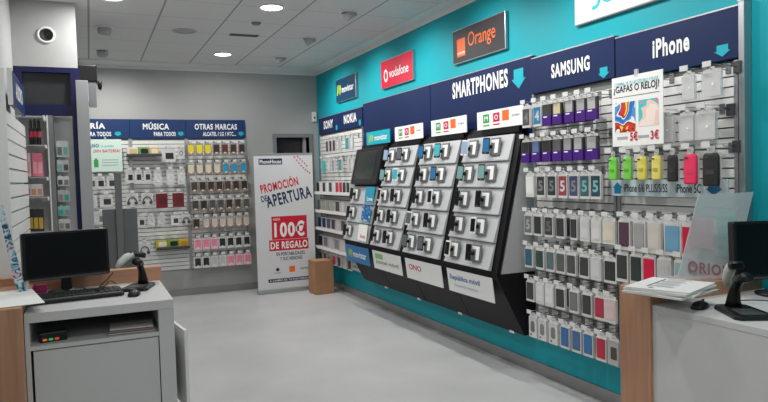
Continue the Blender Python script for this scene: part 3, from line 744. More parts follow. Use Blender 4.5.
for i, (y0, y1, nm) in enumerate(MODS):
    t, w = kiosk(i, y0, y1, nm, KL[i])
    wt = w-.105; root = RW((y0+y1)/2, 0)
    for r in range(5):
        if PH[i][r] is None: continue
        yb = SL - (r+1)*TH
        tm = TILT @ Matrix.Translation((-.022, yb, 0))
        tr = part('tray', cached(('tray', round(wt,3)), lambda: tray_mesh(wt, TH)), t, mx=tm)
        fm_ = Matrix.Translation((0, .016, .0265)) @ Matrix.Rotation(TA, 4, 'X')     # on the tray face
        for k, (xo, sc) in enumerate(zip((-.20, .14), PH[i][r])):
            if sc is None: continue
            part('phone_mount', cached('mnt', lambda: MB().prism(rrect(.140, .146, .008, 3, 0, 0), .0, .010, .002).prism(rrect(.118, .124, .006, 3, 0, 0), .010, .013).mesh('phone_mount', silver)), tr, mx=fm_ @ Matrix.Translation((xo+.02, .104, 0)), label='silver phone mount')
            part('info_card', cached('crd', lambda: MB().prism([(-.052,.056),(-.052,.030),(.006,.030),(.006,-.056),(.054,-.056),(.054,.056)], .013, .0155).mesh('info_card', M['paper'])), tr, mx=fm_ @ Matrix.Translation((xo+.02, .104, 0)), label='white card with phone details')
            part('phone_stem', cached('stm', lambda: MB().lathe([(.016,.010),(.016,.030),(.020,.036)], 12).mesh('phone_stem', M['blackpl'], True)), tr, mx=fm_ @ Matrix.Translation((xo-(.030 if sc is not scr_k else .012), .10, 0)))
            pm = root @ tm @ fm_ @ Matrix.Translation((xo-.046 if sc is not scr_k else xo-.026, .104, .050)) @ Matrix.Rotation(math.radians(3 if k else -2), 4, 'Z') @ Matrix.Rotation(math.radians(24 if sc is not scr_k else 4), 4, 'Y')
            phone(pm, M['blackpl'] if (i+r+k) % 4 else M['white'], sc, f'{SCN[sc.name]} phone on the {("left","right")[k]} mount of {TRN[r]} tray, {KN[i]}')
    # plate
    pw, ph_ = w-.10, .205
    pa = math.atan2(CB-.005-.12, .80-.32)
    pmx = RW((y0+y1)/2, .0) @ Matrix.Translation((-.01, .80, CB+.004)) @ Matrix.Rotation(.12, 4, 'X') if i < 3 else RW((y0+y1)/2, .0) @ Matrix.Translation((-.01, .80, CB+.006)) @ Matrix.Rotation(.10, 4, 'X')
    plm = [M['white'], M['white'], M['white'], mat('blue_plate', (30,118,176), .3)][i]
    pl = thing('name_plate', ['white plate with blue lettering below the kiosk trays', 'white plate with red lettering below the kiosk trays', 'white plate with green lettering below the kiosk trays', 'blue plate with lime emblem and white lettering at kiosk foot'][i], 'sign', pmx, 'lettered plates under the kiosks')
    part('plate', MB().box(-pw/2, pw/2, -ph_, 0, -.004, .004, .001).mesh('plate', plm), pl)
    part('standoff', MB().box(-pw*.3, pw*.3, -ph_*.3, -ph_*.2, -.02, -.004).mesh('standoff', M['alu']), pl)
    if i == 0:
        part('lettering', text('República móvil', -pw*.44, -.105, pw*.68, .06, mat('plate_blue_ink', (70,110,170), .5), .02, .0055), pl)
        part('lettering', text('llevamos internet', -pw*.34, -.15, pw*.52, .028, mat('plate_pale_ink', (150,180,205), .5), .0, .0055), pl)
    elif i == 1: part('lettering', text('ONO', -pw*.40, -.105, pw*.36, .055, mat('plate_red_ink', (200,60,80), .5), .02, .0055), pl)
    elif i == 2:
        part('emblem', rect(-pw*.40, -.085, pw*.28, .06, .0053, mat('plate_green', (140,190,130), .5)), pl)
        part('lettering', text('jazztel móvil', -pw*.40, -.15, pw*.8, .055, mat('plate_green_ink', (120,160,120), .5), .02, .0055), pl)
    else:
        part('emblem', emblem_m(M['greenl'], -pw*.38, -.15, .14, .10, .0055), pl)
        part('lettering', text('movistar', -pw*.16, -.14, pw*.55, .075, M['white_t'], .02, .0055), pl)
    # top card with the four operators (or the teal card)
    def hd(px, py): return at(px, py, 0, XR-.13)
    if i < 3:
        A = [hd(477.5,122), hd(431.5,128), hd(395.2,134)][i]; B = [hd(523.5,115), hd(466.8,122.5), hd(423.2,130.4)][i]
    else: A = hd(366.8,138.5); B = hd(390,134.3)
    cw, ch = A.y-B.y, .155
    hc = thing('header_card', ['white card with coloured operator squares, nearest the purple boxes', 'white card with coloured operator squares on the middle kiosk', 'smallest white card with coloured operator squares, beside the teal card', 'teal card with lime emblem above the black tablet'][i], 'sign', RW((A.y+B.y)/2, 2.085, .13), 'cards on top of the kiosks')
    part('card', MB().box(-cw/2, cw/2, -ch/2, ch/2, -.003, .003).mesh('card', M['paper'] if i < 3 else M['teal_t']), hc)
    part('holder', MB().box(-cw*.4, cw*.4, -ch/2-.05, -ch/2+.01, -.006, -.003).mesh('holder', M['black']), hc)
    if i < 3:
        s = cw*.145
        for x, m_, ch_ in ((-.36, M['green'], 'M'), (-.13, M['magenta'], 'O'), (.07, M['orange'], None)):
            part('emblem', rect(cw*x, -.025, s, .075 if ch_ else .085, .0033, m_), hc)
            if ch_:
                part('lettering', text(ch_, cw*x+s*.22, -.008, s*.56, .042, M['white_t'], .02, .0045), hc)
                part('rule', rect(cw*x, -.052, s, .012, .0033, m_), hc)
        part('lettering', text('yoigo', cw*.27, -.005, cw*.16, .025, cm(90,80,150), .01, .0035), hc)
    else:
        part('emblem', emblem_m(M['greenl'], -cw*.40, -.05, cw*.2, .09, .0035), hc)
        part('lettering', text('movistar', -cw*.14, -.035, cw*.54, .065, M['white_t'], .02, .0035), hc)
# tablet on the far kiosk
y0, y1, _ = MODS[3]; root = RW((y0+y1)/2, 0) @ TILT
tb = thing('display_tablet', 'black framed tablet screen tilted on the far kiosk under the teal card', 'tablet', root @ Matrix.Translation((-.0, SL*.81, .016)))
part('body', MB().prism(rrect(.78, .44, .02, 4), -.01, .05, .006).mesh('body', M['blackpl']), tb)
part('screen', MB().prism(rrect(.56, .35, .004, 2, -.02, .01), .05, .052).mesh('screen', mat('tablet_screen', (44,50,46), .15)), tb)
part('side_rail', MB().box(-.40, -.385, -.22, .22, -.012, .055, .002).mesh('side_rail', M['alu']), tb)
# leaflets on the far kiosk's right column
for k, (lab, r_, pm_, tx, tmx) in enumerate((('teal leaflet holder card, upper of three on the tablet kiosk', 2, cm(36,150,178), 'Love', M['white_t']), ('deep blue leaflet, middle of three on the tablet kiosk', 3, picture_mat('blue_leaflet', [(20,60,120),(40,130,190),(24,80,150),(150,200,220)], 14, 2.2), None, None), ('white leaflet with red text, lowest of three on the tablet kiosk', 4, M['paper'], 'Sony', M['red']))):
    yb = SL-(r_+1)*TH
    lf = thing('leaflet', lab, 'leaflet', root @ Matrix.Translation((.21, yb+.016, .0275)) @ Matrix.Rotation(TA, 4, 'X'), 'leaflets on the tablet kiosk')
    part('sheet', MB().box(-.13, .13, .0, .195, .001, .005).mesh('sheet', pm_), lf)
    part('holder_lip', MB().box(-.135, .135, -.0, .012, .005, .012).mesh('holder_lip', M['clear']), lf)
    if tx: part('lettering', text(tx, -.06, .03, .16, .05, tmx, .02, .0065), lf)

# ================================================================== FAR BAY OF THE TEAL WALL
FB, FBg, FBh = 'far corner bay', 'packs in the far corner bay', 'hooks in the far corner bay'
k9 = dict(second=False)
wr = lambda c, desc, **k: ('window', desc, dict(col=c, **k))
rw_row([(327.5,139),(331,138.5),(334.5,138),(339.5,137.5),(347.5,136.5),(352,135.7)], d0, .17,
  [wr(cm(70,40,46), 'dark red boxed case'), wr(lg(50), 'black boxed case'), wr(cm(84,44,50), 'maroon boxed case'), wr(lg(176), 'pale grey boxed case'), wr(cm(60,150,150), 'teal boxed case', w=.13), wr(lg(214), 'white boxed case')],
  'top', FB, FBg, FBh, w=.085, **k9)
rw_row([(323.5,162),(329,158.5),(333.5,158),(340.5,157),(348.5,156),(353,155.3)], d0, .17,
  [('small', 'pack with teal front', dict(col=cm(60,180,176), col2=cm(60,180,176))), wr(lg(210), 'white boxed case'), wr(lg(150), 'grey boxed case'), wr(cm(70,140,144), 'teal boxed case', w=.13), wr(lg(200), 'pale boxed case'), wr(lg(214), 'white boxed case')],
  'second', FB, FBg, FBh, w=.085, **k9)
shelf_defs = [((319.5,192.5), (351,196), 'upper'), ((319.8,211), (348,216), 'second'), ((320,228.5), (350,236), 'third'), ((322,247.5), (350,257), 'lowest')]
stock = {0: [(lg(60),'black'),(lg(225),'white'),(lg(58),'charcoal'),(lg(228),'pale white'),(lg(64),'dark'),(lg(222),'off-white'),(cm(196,24,52),'red'),(cm(190,20,48),'crimson'),(lg(40),'jet black'),(lg(48),'glossy black')],
         1: [(lg(150),'grey'),(cm(180,178,160),'beige'),(lg(160),'silver'),(cm(176,174,158),'sand'),(lg(70),'charcoal'),(lg(218),'white'),(lg(190),'pale grey')],
         2: [(cm(52,66,104),'navy'),(cm(44,60,100),'dark blue'),(cm(60,76,120),'blue'),(lg(64),'black'),(lg(208),'white'),(lg(84),'charcoal'),(lg(190),'pale grey')],
         3: [(lg(52),'black'),(lg(130),'grey'),(lg(200),'white'),(lg(140),'mid grey'),(lg(212),'off-white'),(cm(206,204,200),'ivory')],
         4: [(lg(64),'dark'),(lg(76),'charcoal'),(lg(150),'grey'),(cm(196,44,84),'pink red'),(cm(60,58,60),'black'),(lg(180),'silver'),(lg(44),'jet black')]}
zs = []
for k, (a, bb, nm) in enumerate(shelf_defs):
    z = (at(a[0], a[1], 0, 3.0).z + at(bb[0], bb[1], 0, 3.0).z)/2; zs.append(z)
    t = thing('display_shelf', f'clear narrow shelf with white front lip in far corner bay, {nm} of four', 'shelf', RW(8.50, z, .054), 'clear shelves in the far corner bay')
    part('tray', MB().box(-.80, .80, -.006, 0, 0, .20).mesh('tray', M['clearc']), t)
    part('front_lip', MB().box(-.80, .80, -.012, .03, .20, .204).mesh('front_lip', M['white']), t, label='white price lip')
for k in range(5):
    zb = zs[k] if k < 4 else None
    items = stock[k]; n = len(items)
    for j, (c, nm) in enumerate(items):
        y = 9.22 - (j+.5)*1.36/n
        lab = f'{nm} boxed case standing on {(["upper","second","third","lowest"]+[""])[k]} shelf of far corner bay, {ORD[j]} from left' if k < 4 else f'{nm} boxed case hanging {ORD[j]} from left in bottom row of far corner bay'
        wbox = 1.36/n*.86
        if k < 4:
            t = thing('phone_case_box', lab, 'phone case', RW(y, zb+.001, .13) , FBg)
            part('box', cached(('sb', round(wbox,3)), lambda: MB().box(-wbox/2, wbox/2, 0, .165, -.05, .05, .002).mesh('box', M['packw'])), t)
            part('window', pan('window', wbox*.82, .13, 0, .088, .05, c), t)
        else:
            pack('window', RW(y, zs[3]-.06, .17), min(wbox, .12), .14, lab, 'phone case', FBg, col=c)
            hook(RW(y, zs[3]-.06, .04), .15, f'chrome hook with white ticket, {ORD[j]} from left in bottom row of far corner bay', FBh)
# alarm sounder in the corner
al = thing('alarm_sounder', 'small white alarm box with green light in the corner above the far bay', 'alarm', BW(3.19, 2.56))
part('housing', MB().box(-.035, .035, -.075, .075, .001, .04, .008).mesh('housing', M['white']), al)
part('mount_plate', MB().box(-.03, .03, -.06, .06, .0, .001).mesh('mount_plate', M['greym']), al)
part('indicator', MB().box(-.012, .012, -.03, .0, .04, .043).mesh('indicator', M['greyd']), al)

# ================================================================== BACK WALL STOCK
def bw_row(items, d, h, w, row, bay, group, hookgrp, refz):
    z = at(refz[0], refz[1], 1, YB-d).z
    for i, (px, kind, desc, kw) in enumerate(items):
        kw = dict(kw); ww = kw.pop('w', w); hh = kw.pop('h', h); cat = kw.pop('cat', 'phone case')
        P = at(px, refz[1], 1, YB-d)
        place = f'{ORD[i]} from left in {row} row of {bay}'
        pack(kind, BW(P.x, z, d), ww, hh, f'{desc}, {place}', cat, group, **kw)
        hook(BW(P.x, z, .035), d+.015-.035, f'chrome hook with ticket, {place}', hookgrp)
OB, OBg, OBh = 'back bay by banner', 'flip cases in the back bay by the banner', 'hooks in the back bay by the banner'
fl = lambda c, desc, back=None, **k: ('flip', desc, dict(col=c, col2=back or cm(150,132,120), **k))
def frow(xs, cols, row, refz, **k): bw_row([(x, *fl(*c)) for x, c in zip(xs, cols)], .2, .15, .10, row, OB, OBg, OBh, refz)
xs7 = lambda a, b: [a+(b-a)*k/6 for k in range(7)]
dk = (cm(56,46,44), 'dark brown flip case'); dk2 = (cm(64,50,46), 'brown flip case'); dk3 = (lg(44), 'black flip case'); dk4 = (cm(74,62,58), 'faded brown flip case')
frow(xs7(190.6,241.5), [(cm(226,206,40),'yellow flip case')]*3+[dk, (cm(96,50,44),'reddish brown flip case'), dk2, dk3], 'top', (216,143))
cr_ = (cm(214,204,184), 'cream flip case'); bl = (cm(40,150,196), 'bright blue flip case')
frow(xs7(190.8,243), [cr_]*4+[bl]*3, 'second', (216,162.5))
frow(xs7(194,244), [dk4, dk3, dk2, dk, dk4, dk2, dk3], 'third', (216,180))
frow(xs7(195,246), [(lg(66),'dark grey flip case'), dk3, (lg(84),'grey flip case'), (lg(80),'grey flip case'), dk, dk4, (lg(90),'pale grey flip case')], 'fourth', (216,198.5))
frow([196,206,214.5,222.5,230,238.5,246], [dk]+[(cm(212,198,184),'beige flip case')]*6, 'fifth', (216,216.5))
pk = (cm(232,140,160), 'pink boxed case', cm(236,196,204)); bk = (lg(40), 'black and white boxed case', lg(216))
frow(xs7(197.6,246.6), [pk]*3+[bk]*4, 'sixth', (222,236.5))
gw = (lg(196), 'pale grey boxed case', lg(214))
frow(xs7(197.6,247.5), [bk]*2+[gw]*2+[pk]*3, 'lowest', (222,254.5))
MBn, MBg, MBh = 'music bay', 'audio accessories in the music bay', 'hooks in the music bay'
def mrow(items, row, refz, h, w): bw_row(items, .16, h, w, row, MBn, MBg, MBh, refz)
mrow([(168,'small','white box with black headset picture',dict(col=lg(40),w=.19,h=.17,cat='headset box')),(181,'cable','small blue earphone pack',dict(col=cm(50,60,110),w=.08,cat='earphones'))], 'top', (168,148.5), .10, .1)
mrow([(129.5,'small','white pack with black adapter',dict(col=lg(40),cat='adapter')),(138,'small','white pack with small black plug',dict(col=lg(44),cat='adapter')),(147,'small','white pack with black charger',dict(col=lg(50),cat='adapter')),(157.5,'cable','white pack of coiled cable',dict(h=.19,cat='cable')),(170,'cable','white pack of looped cable',dict(h=.19,cat='cable')),(181,'cable','white pack of curled cable',dict(h=.19,cat='cable'))], 'second', (155,170), .15, .10)
mrow([(132,'head','pack with grey over-ear headphones',dict(cat='headphones')),(147,'head','pack with dark over-ear headphones',dict(cat='headphones')),(161.5,'small','dark red boxed speaker',dict(col=cm(90,24,34),col2=cm(112,26,40),w=.15,h=.20,cat='speaker box')),(178,'small','deep red boxed speaker',dict(col=cm(96,36,40),col2=cm(116,34,46),w=.15,h=.19,cat='speaker box'))], 'third', (155,192.5), .17, .155)
mrow([(141,'small','white pack with small dark earpiece',dict(col=lg(60),cat='earphones')),(151,'cable','white earphone pack',dict(cat='earphones')),(161,'cable','faint white earphone pack',dict(cat='earphones')),(175,'small','white framed box with dark mark',dict(col=lg(70),col2=lg(228),w=.11,cat='earphones')),(186,'head','white box with grey earphones',dict(w=.12,cat='earphones'))], 'fourth', (160,215.5), .13, .10)
mrow([(144.5,'head','white box with black headphones',dict(w=.15,h=.18,cat='headphones'))], 'fifth', (150,242), .17, .15)
TBn = 'battery bay'
def trow(items, row, refz, h, w): bw_row(items, .16, h, w, row, TBn, 'chargers in the battery bay', 'hooks in the battery bay', refz)
trow([(91,'small','white boxed charger',dict(col=lg(90),cat='charger')),(100,'small','white pack with black charger',dict(col=lg(50),cat='charger')),(111,'small','white pack with dark charger',dict(col=lg(60),cat='charger'))], 'top', (100,176.5), .15, .12)
trow([(92,'small','white boxed cable',dict(col=lg(200),cat='charger')),(106,'small','white box with two dark slots',dict(col=lg(56),w=.16,cat='charger'))], 'second', (100,195), .15, .12)
trow([(92,'cable','white pack with cable',dict(cat='charger')),(101,'small','white pack with grey plug',dict(col=lg(120),cat='charger'))], 'third', (100,212), .15, .12)
trow([(92,'small','white pack with teal mark',dict(col=cm(120,180,180),cat='charger')),(101,'cable','white pack of wound cable',dict(cat='charger'))], 'fourth', (100,230), .15, .12)
# battery poster
t = thing('promotional_poster', 'pale green battery poster with red words below the back wall header', 'poster', BW(.215, 2.0, .14))
part('sheet', MB().box(-.2, .2, -.21, .22, -.002, .002).mesh('sheet', mat('pale_green_paper', (212,232,222), .6)), t)
part('lettering', text('¡NO', -.18, .10, .10, .06, mat('poster_blue', (30,110,150), .5), .03, .0035), t)
part('lettering', text('te quedes', -.06, .105, .16, .045, M['teal_t'], .0, .0035), t)
part('lettering', text('¡SIN BATERÍA!', -.15, .035, .33, .06, M['red'], .015, .0035), t)
part('picture', rect(-.15, -.15, .055, .10, .0033, M['green']), t); part('picture', rect(-.135, -.05, .025, .018, .0033, M['green']), t)
for k in range(3): part('rule', rect(-.05, -.06-.035*k, .2, .01, .0033, cm(150,170,165)), t)
part('clip', MB().box(-.012, .012, .21, .25, -.006, .006).mesh('clip', M['clearc']), t)
# two wire trays with colourful boxes
def tray_shelf(x0, x1, z, label, boxes, nm):
    w = x1-x0
    t = thing('display_tray', label, 'shelf', BW((x0+x1)/2, z, .048), 'black trays in the music bay')
    part('floor_plate', MB().box(-w/2, w/2, -.006, 0, 0, .17).mesh('floor_plate', M['greyd']), t)
    part('front_rail', MB().box(-w/2, w/2, -.01, .03, .166, .17).mesh('front_rail', M['greyd']), t)
    for (a, b_, hh, c1, c2, d) in boxes:
        q = thing('accessory_box', f'{d} on the {nm} tray of the music bay', 'box', BW(x0+(a+b_)/2, z+.001, .11), 'colourful boxes on the music bay trays')
        bw_ = b_-a
        part('box', MB().box(-bw_/2, bw_/2, 0, hh, -.045, .045, .002).mesh('box', c1), q)
        part('print_panel', pan('print_panel', bw_*.7, hh*.55, bw_*.06, hh*.55, .0455, c2, .02), q)
tray_shelf(.47, .92, 1.99, 'dark tray of colourful boxes at the top of the music bay', [(.01,.15,.12,cm(226,216,214),cm(214,190,120),'pale box with yellow print'),(.155,.29,.12,cm(120,160,90),lg(36),'black and green box'),(.295,.42,.115,cm(214,180,130),cm(236,220,190),'beige box')], 'upper')
tray_shelf(.80, 1.24, .70, 'dark tray of colourful boxes low in the music bay', [(.0,.15,.12,cm(196,180,60),cm(240,236,230),'yellow and white box'),(.155,.30,.12,cm(130,170,80),lg(34),'black and lime box'),(.305,.43,.115,cm(222,170,50),cm(190,150,50),'orange yellow box')], 'lower')

# ================================================================== ROLL-UP BANNER
bn = thing('rollup_banner', 'white roll-up banner with red and navy lettering before the back door', 'banner', FX(2.535, 9.06, 0) @ Matrix.Rotation(math.radians(0), 4, 'X'))
T = basis((1,0,0), (0,0,1), (0,-1,0), (0,0,0))
part('sheet', MB().box(-.43, .43, .05, 1.98, -.0015, .0015).mesh('sheet', mat('banner_white', (216,216,218), .5)), bn, mx=T)
part('cassette', MB().box(-.44, .44, .0, .06, -.05, .05, .012).mesh('cassette', M['alu']), bn, mx=T)
part('top_rail', MB().box(-.435, .435, 1.965, 1.99, -.008, .008, .003).mesh('top_rail', M['alu']), bn, mx=T)
part('pole', MB().tube([(0,.03,-.04),(0,1.97,-.012)], .008, 8).mesh('pole', M['alu'], True), bn, mx=T)
bnv = mat('banner_navy', (34,48,84), .5); brd = mat('banner_red', (206,26,50), .5)
part('print_panel', rect(-.36, 1.83, .34, .085, .002, bnv), bn, mx=T); part('lettering', text('PhoneHouse', -.345, 1.845, .31, .055, M['white_t'], .02, .003), bn, mx=T)
r8 = math.radians(11)
part('lettering', text('PROMOCIÓN', -.335, 1.42, .56, .155, brd, .03, .003, r8), bn, mx=T)
part('lettering', text('DE', -.335, 1.30, .09, .085, bnv, .02, .003, r8), bn, mx=T)
part('lettering', text('APERTURA', -.255, 1.215, .68, .175, bnv, .03, .003, r8), bn, mx=T)
part('print_panel', rect(-.205, .76, .52, .33, .002, brd), bn, mx=T); part('print_panel', rect(-.25, .60, .58, .155, .002, brd), bn, mx=T)
part('lettering', text('HASTA', -.18, 1.03, .10, .035, M['white_t'], .01, .003), bn, mx=T)
part('lettering', text('100€', -.17, .79, .45, .225, M['white_t'], .035, .003), bn, mx=T)
part('lettering', text('DE REGALO', -.23, .625, .545, .105, M['white_t'], .045, .003), bn, mx=T)
part('lettering', text('EN PORTABILIDADES', -.15, .525, .42, .05, bnv, .015, .003), bn, mx=T)
part('lettering', text('Y SUC RENOVES', -.10, .455, .33, .05, bnv, .015, .003), bn, mx=T)
part('emblem', rect(.03, .28, .085, .085, .002, M['orange']), bn, mx=T)
part('emblem', flat([(-.14+.025*math.cos(2*PI*k/16), .33+.025*math.sin(2*PI*k/16)) for k in range(16)], .002, bnv), bn, mx=T)
part('lettering', text('movistar', -.19, .275, .10, .02, bnv, 0, .003), bn, mx=T)
part('lettering', text('yoigo', .19, .30, .13, .04, M['green'], .02, .003), bn, mx=T)
part('print_panel', rect(-.28, .15, .66, .05, .002, bnv), bn, mx=T)
part('lettering', text('A CAMBIO DE TU PORTABILIDAD', -.26, .162, .62, .026, M['white_t'], .01, .003), bn, mx=T)
def bunting():
    b = MB()
    for (ax, ay, bx, by, sag, n) in ((.20,1.96,.36,1.80,.0,5),(.15,1.96,.40,1.70,.03,8)):
        for k in range(n):
            u = (k+.5)/n; x = ax+(bx-ax)*u; y = ay+(by-ay)*u - sag*4*u*(1-u)
            b.bm.faces.new([b.bm.verts.new((x-.014, y+.008, .003)), b.bm.verts.new((x-.006, y-.026, .003)), b.bm.verts.new((x+.014, y-.008, .003))])
    me = bpy.data.meshes.new('bunting'); b.bm.normal_update(); b.bm.to_mesh(me); b.bm.free(); me.materials.append(brd); return me
part('bunting_print', bunting(), bn, mx=T)
# cardboard box
cb = thing('cardboard_box', 'brown cardboard box on the floor beside the roll-up banner', 'box', FX(2.905, 8.70, 0, .05))
part('carton', MB().box(-.12, .15, -.14, .14, 0, .47, .004).mesh('carton', M['cardboard']), cb)
part('tape', MB().box(-.121, .151, -.025, .025, .468, .4715).mesh('tape', cm(190,160,120)), cb)

# ================================================================== LEFT SIDE
# navy framed niche under the bulkhead
nf = thing('display_niche', 'navy framed display niche under the white bulkhead with dark glass on top', 'display frame', FX(-.30, 6.45, 0))
part('upright', MB().boxv(.185, .262, 0, 2.675, 0, .09).mesh('upright', M['navyframe']), nf)
part('upright', MB().boxv(-.255, -.195, 2.3, 2.675, 0, .09).mesh('upright', M['navyframe']), nf)
part('top_beam', MB().boxv(-.195, .185, 2.628, 2.675, 0, .09).mesh('top_beam', M['navyframe']), nf)
part('cross_beam', MB().boxv(-.195, .185, 2.25, 2.345, 0, .09).mesh('cross_beam', M['navyframe']), nf)
part('dark_pane', MB().boxv(-.195, .185, 2.345, 2.628, .05, .056).mesh('dark_pane', mat('smoked_glass', (58,60,62), .12)), nf, label='smoked glass pane')
part('back_panel', MB().boxv(-.255, .185, .0, 2.25, .15, .16).mesh('back_panel', M['slat']), nf)
part('divider', MB().boxv(-.01, .03, .9, 2.25, -.02, .15).mesh('divider', M['greym']), nf)
part('divider_edge', MB().boxv(-.02, -.01, .9, 2.25, -.03, .15).mesh('divider_edge', M['white']), nf)
# side slatwall
sl = thing('slatwall_panel', 'white slatwall panel along the left wall seen edge-on beside navy sign', 'slatwall', LW(5.60, 0, XL))
b = MB().box(-.75, .75, 0, 2.17, .001, .05)
for k in range(22): b.box(-.75, .75, .0+k*.098, .0+k*.098+.084, .045, .08)
part('slat_board', b.mesh('slat_board', M['slat']), sl)
part('end_panel', MB().box(-.775, -.75, 0, 2.40, .001, .09).mesh('end_panel', M['white']), sl)
ls = thing('header_board', 'navy header sign with white lettering on the left wall', 'sign', LW(5.62, 2.33, -.468))
part('board', MB().box(-.47, .47, -.125, .115, -.016, .012, .002).mesh('board', M['navy2']), ls)
part('end_cap', MB().box(-.485, -.47, -.13, .12, -.016, .014).mesh('end_cap', M['white']), ls)
part('lettering', text('AUDIO', -.25, -.06, .5, .12, M['white_t'], .045, .014), ls)
# niche stock
NG = 'packs in the navy framed niche'
def nb(px, py0, py1, wpx, y, c1, c2, name, label, cat, shape='box'):
    a = at(px-wpx/2, py1, 1, y); e = at(px+wpx/2, py0, 1, y)
    w, h = e.x-a.x, e.z-a.z
    t = thing(name, label, cat, FX((a.x+e.x)/2, y, a.z), NG)
    if shape == 'tube':
        part('tube', MB().lathe([(w*.3,0),(w*.45,.004),(w*.45,h*.6),(w*.3,h*.66),(w*.3,h*.9),(w*.1,h)], 14).mesh('tube', c1, True), t)
        part('band', MB().lathe([(w*.455,h*.28),(w*.46,h*.29),(w*.46,h*.5),(w*.455,h*.51)], 14).mesh('band', c2, True), t)
    else:
        part('box', MB().box(-w/2, w/2, 0, .04, 0, h, .002).mesh('box', c1), t)
        part('print_panel', MB().box(-w*.36, w*.36, -.002, 0, h*.12, h*.62).mesh('print_panel', c2), t)
        if shape == 'hang': part('hanging_hook', MB().tube([(0,.02,h-.002),(0,.02,h+.012),(0,.149,h+.012)], .003, 6).mesh('hanging_hook', M['chrome']), t)
yn = 6.40
gs = thing('glass_shelf', 'clear bracketed glass shelf at the top of the navy niche', 'shelf', FX(-.437, 6.36, 2.222), 'clear shelves in the navy niche')
part('pane', MB().box(-.10, .11, -.08, .16, 0, .008).mesh('pane', M['clearc']), gs)
part('bracket', MB().box(.10, .112, -.12, .16, -.03, .012).mesh('bracket', M['white']), gs)
nshelf = [(118, 145), (153, 177), (183, 197), (208, 232)]
for k, (a_, b_) in enumerate(nshelf):
    z = at(33, b_, 1, yn).z
    s_ = thing('glass_shelf', f'clear shelf under the {["slim red tubes","pink boxes","orange packs","black and yellow books"][k]} in the navy niche', 'shelf', FX(-.437, 6.36, z-.003), 'clear shelves in the navy niche')
    part('pane', MB().box(-.10, .11, -.01, .16, -.006, 0).mesh('pane', M['clearc']), s_)
    part('bracket', MB().box(.10, .112, -.02, .16, -.03, 0).mesh('bracket', M['white']), s_)
for j in range(3): nb(31+j*4, 119, 144.5, 3.6, yn, lg(40), cm(190,60,86), 'lip_tube', f'black and red slim tube, {ORD[j]} from left on the top niche shelf', 'accessory', 'tube')
for j, (x, wpx) in enumerate(((27.5,5),(35,4.5),(40,4))): nb(x, 153, 176.5, wpx, yn, cm(236,214,214) if j == 0 else M['pink'], cm(240,170,180), 'gift_box', f'{["pale pink","pink","deep pink"][j]} tall box on second niche shelf', 'box')
for j in range(3): nb(28+j*6, 184, 196.5, 5.4, yn, lg(214), cm(214,150,110), 'accessory_box', f'clear pack with orange print, {ORD[j]} from left on third niche shelf', 'box')
for j in range(5): nb(21+j*5, 209, 231.5, 4.5, yn, lg(52), cm(206,170,70), 'boxed_accessory', f'black box with yellow foot, {ORD[j]} from left on lowest niche shelf', 'box')
for r, (py0, py1) in enumerate(((141,157),(160,172),(176,186),(190,202),(206,216),(219,230))):
    for j in range(2):
        nb(59.5+j*6.0+r*.4, py0, py1, 5.4, 6.45, [cm(216,226,220), lg(206), cm(226,228,226), lg(190), cm(150,200,196), lg(210)][r], [lg(120), cm(120,190,180), lg(90), lg(140), cm(60,170,160), lg(150)][(r+j) % 6], 'accessory_pack', f'pale pack {("beside the divider","beside the navy post")[j]}, {ORD[r]} from top in the navy niche', 'accessory', 'hang')
# white pillar panel and black bracketed unit
pp = thing('white_display_panel', 'tall white upright panel in front of the navy frame', 'panel', FX(-.01, 6.34, 0))
part('panel', MB().boxv(-.065, .035, 0, 2.55, -.02, .04, .004).mesh('panel', mat('pillar_grey_white', (164,166,168), .45)), pp)
part('foot', MB().box(-.10, .07, -.08, .08, 0, .02).mesh('foot', M['alu']), pp)
bb = thing('ceiling_bracket', 'black housing with grey plate hanging beside the white bulkhead', 'ceiling bracket', FX(.03, 6.52, 0))
part('housing', MB().box(-.079, .075, -.06, .12, 2.56, 2.71, .01).mesh('housing', M['blackpl']), bb)
part('mount_arm', MB().box(-.0815, -.06, -.05, .10, 2.676, 2.70).mesh('mount_arm', M['blackpl']), bb)
part('plate', MB().box(.0, .062, -.05, -.03, 2.33, 2.565).mesh('plate', M['greym']), bb)
part('cable', MB().tube([(-.018,-.04,2.56),(-.018,-.04,2.45),(-.008,-.04,2.34)], .009, 8).mesh('cable', M['blackpl'], True), bb)
part('sensor', MB().lathe([(.001,-.06),(.016,-.045),(.02,-.01),(.02,.02),(.001,.03)], 14).mesh('sensor', M['blackpl'], True), bb, loc=(.095, .0, 2.55))
# grey pedestal with two wings
pd = thing('display_pedestal', 'dark grey pedestal with central post and two side wings behind the monitor', 'pedestal', FX(.205, 5.5, 0))
part('post', MB().box(-.028, .022, -.035, .03, 0, 1.72, .004).mesh('post', mat('pedestal_grey', (112,114,116), .5)), pd)
part('wing', MB().box(-.125, -.028, -.012, .02, .35, 1.437, .004).mesh('wing', mat('pedestal_wing', (104,107,110), .5)), pd)
part('wing', MB().box(.022, .128, -.012, .02, .35, 1.437, .004).mesh('wing', mat('pedestal_wing', (104,107,110), .5)), pd)
part('base', MB().box(-.14, .14, -.16, .16, 0, .03, .004).mesh('base', M['greym']), pd)

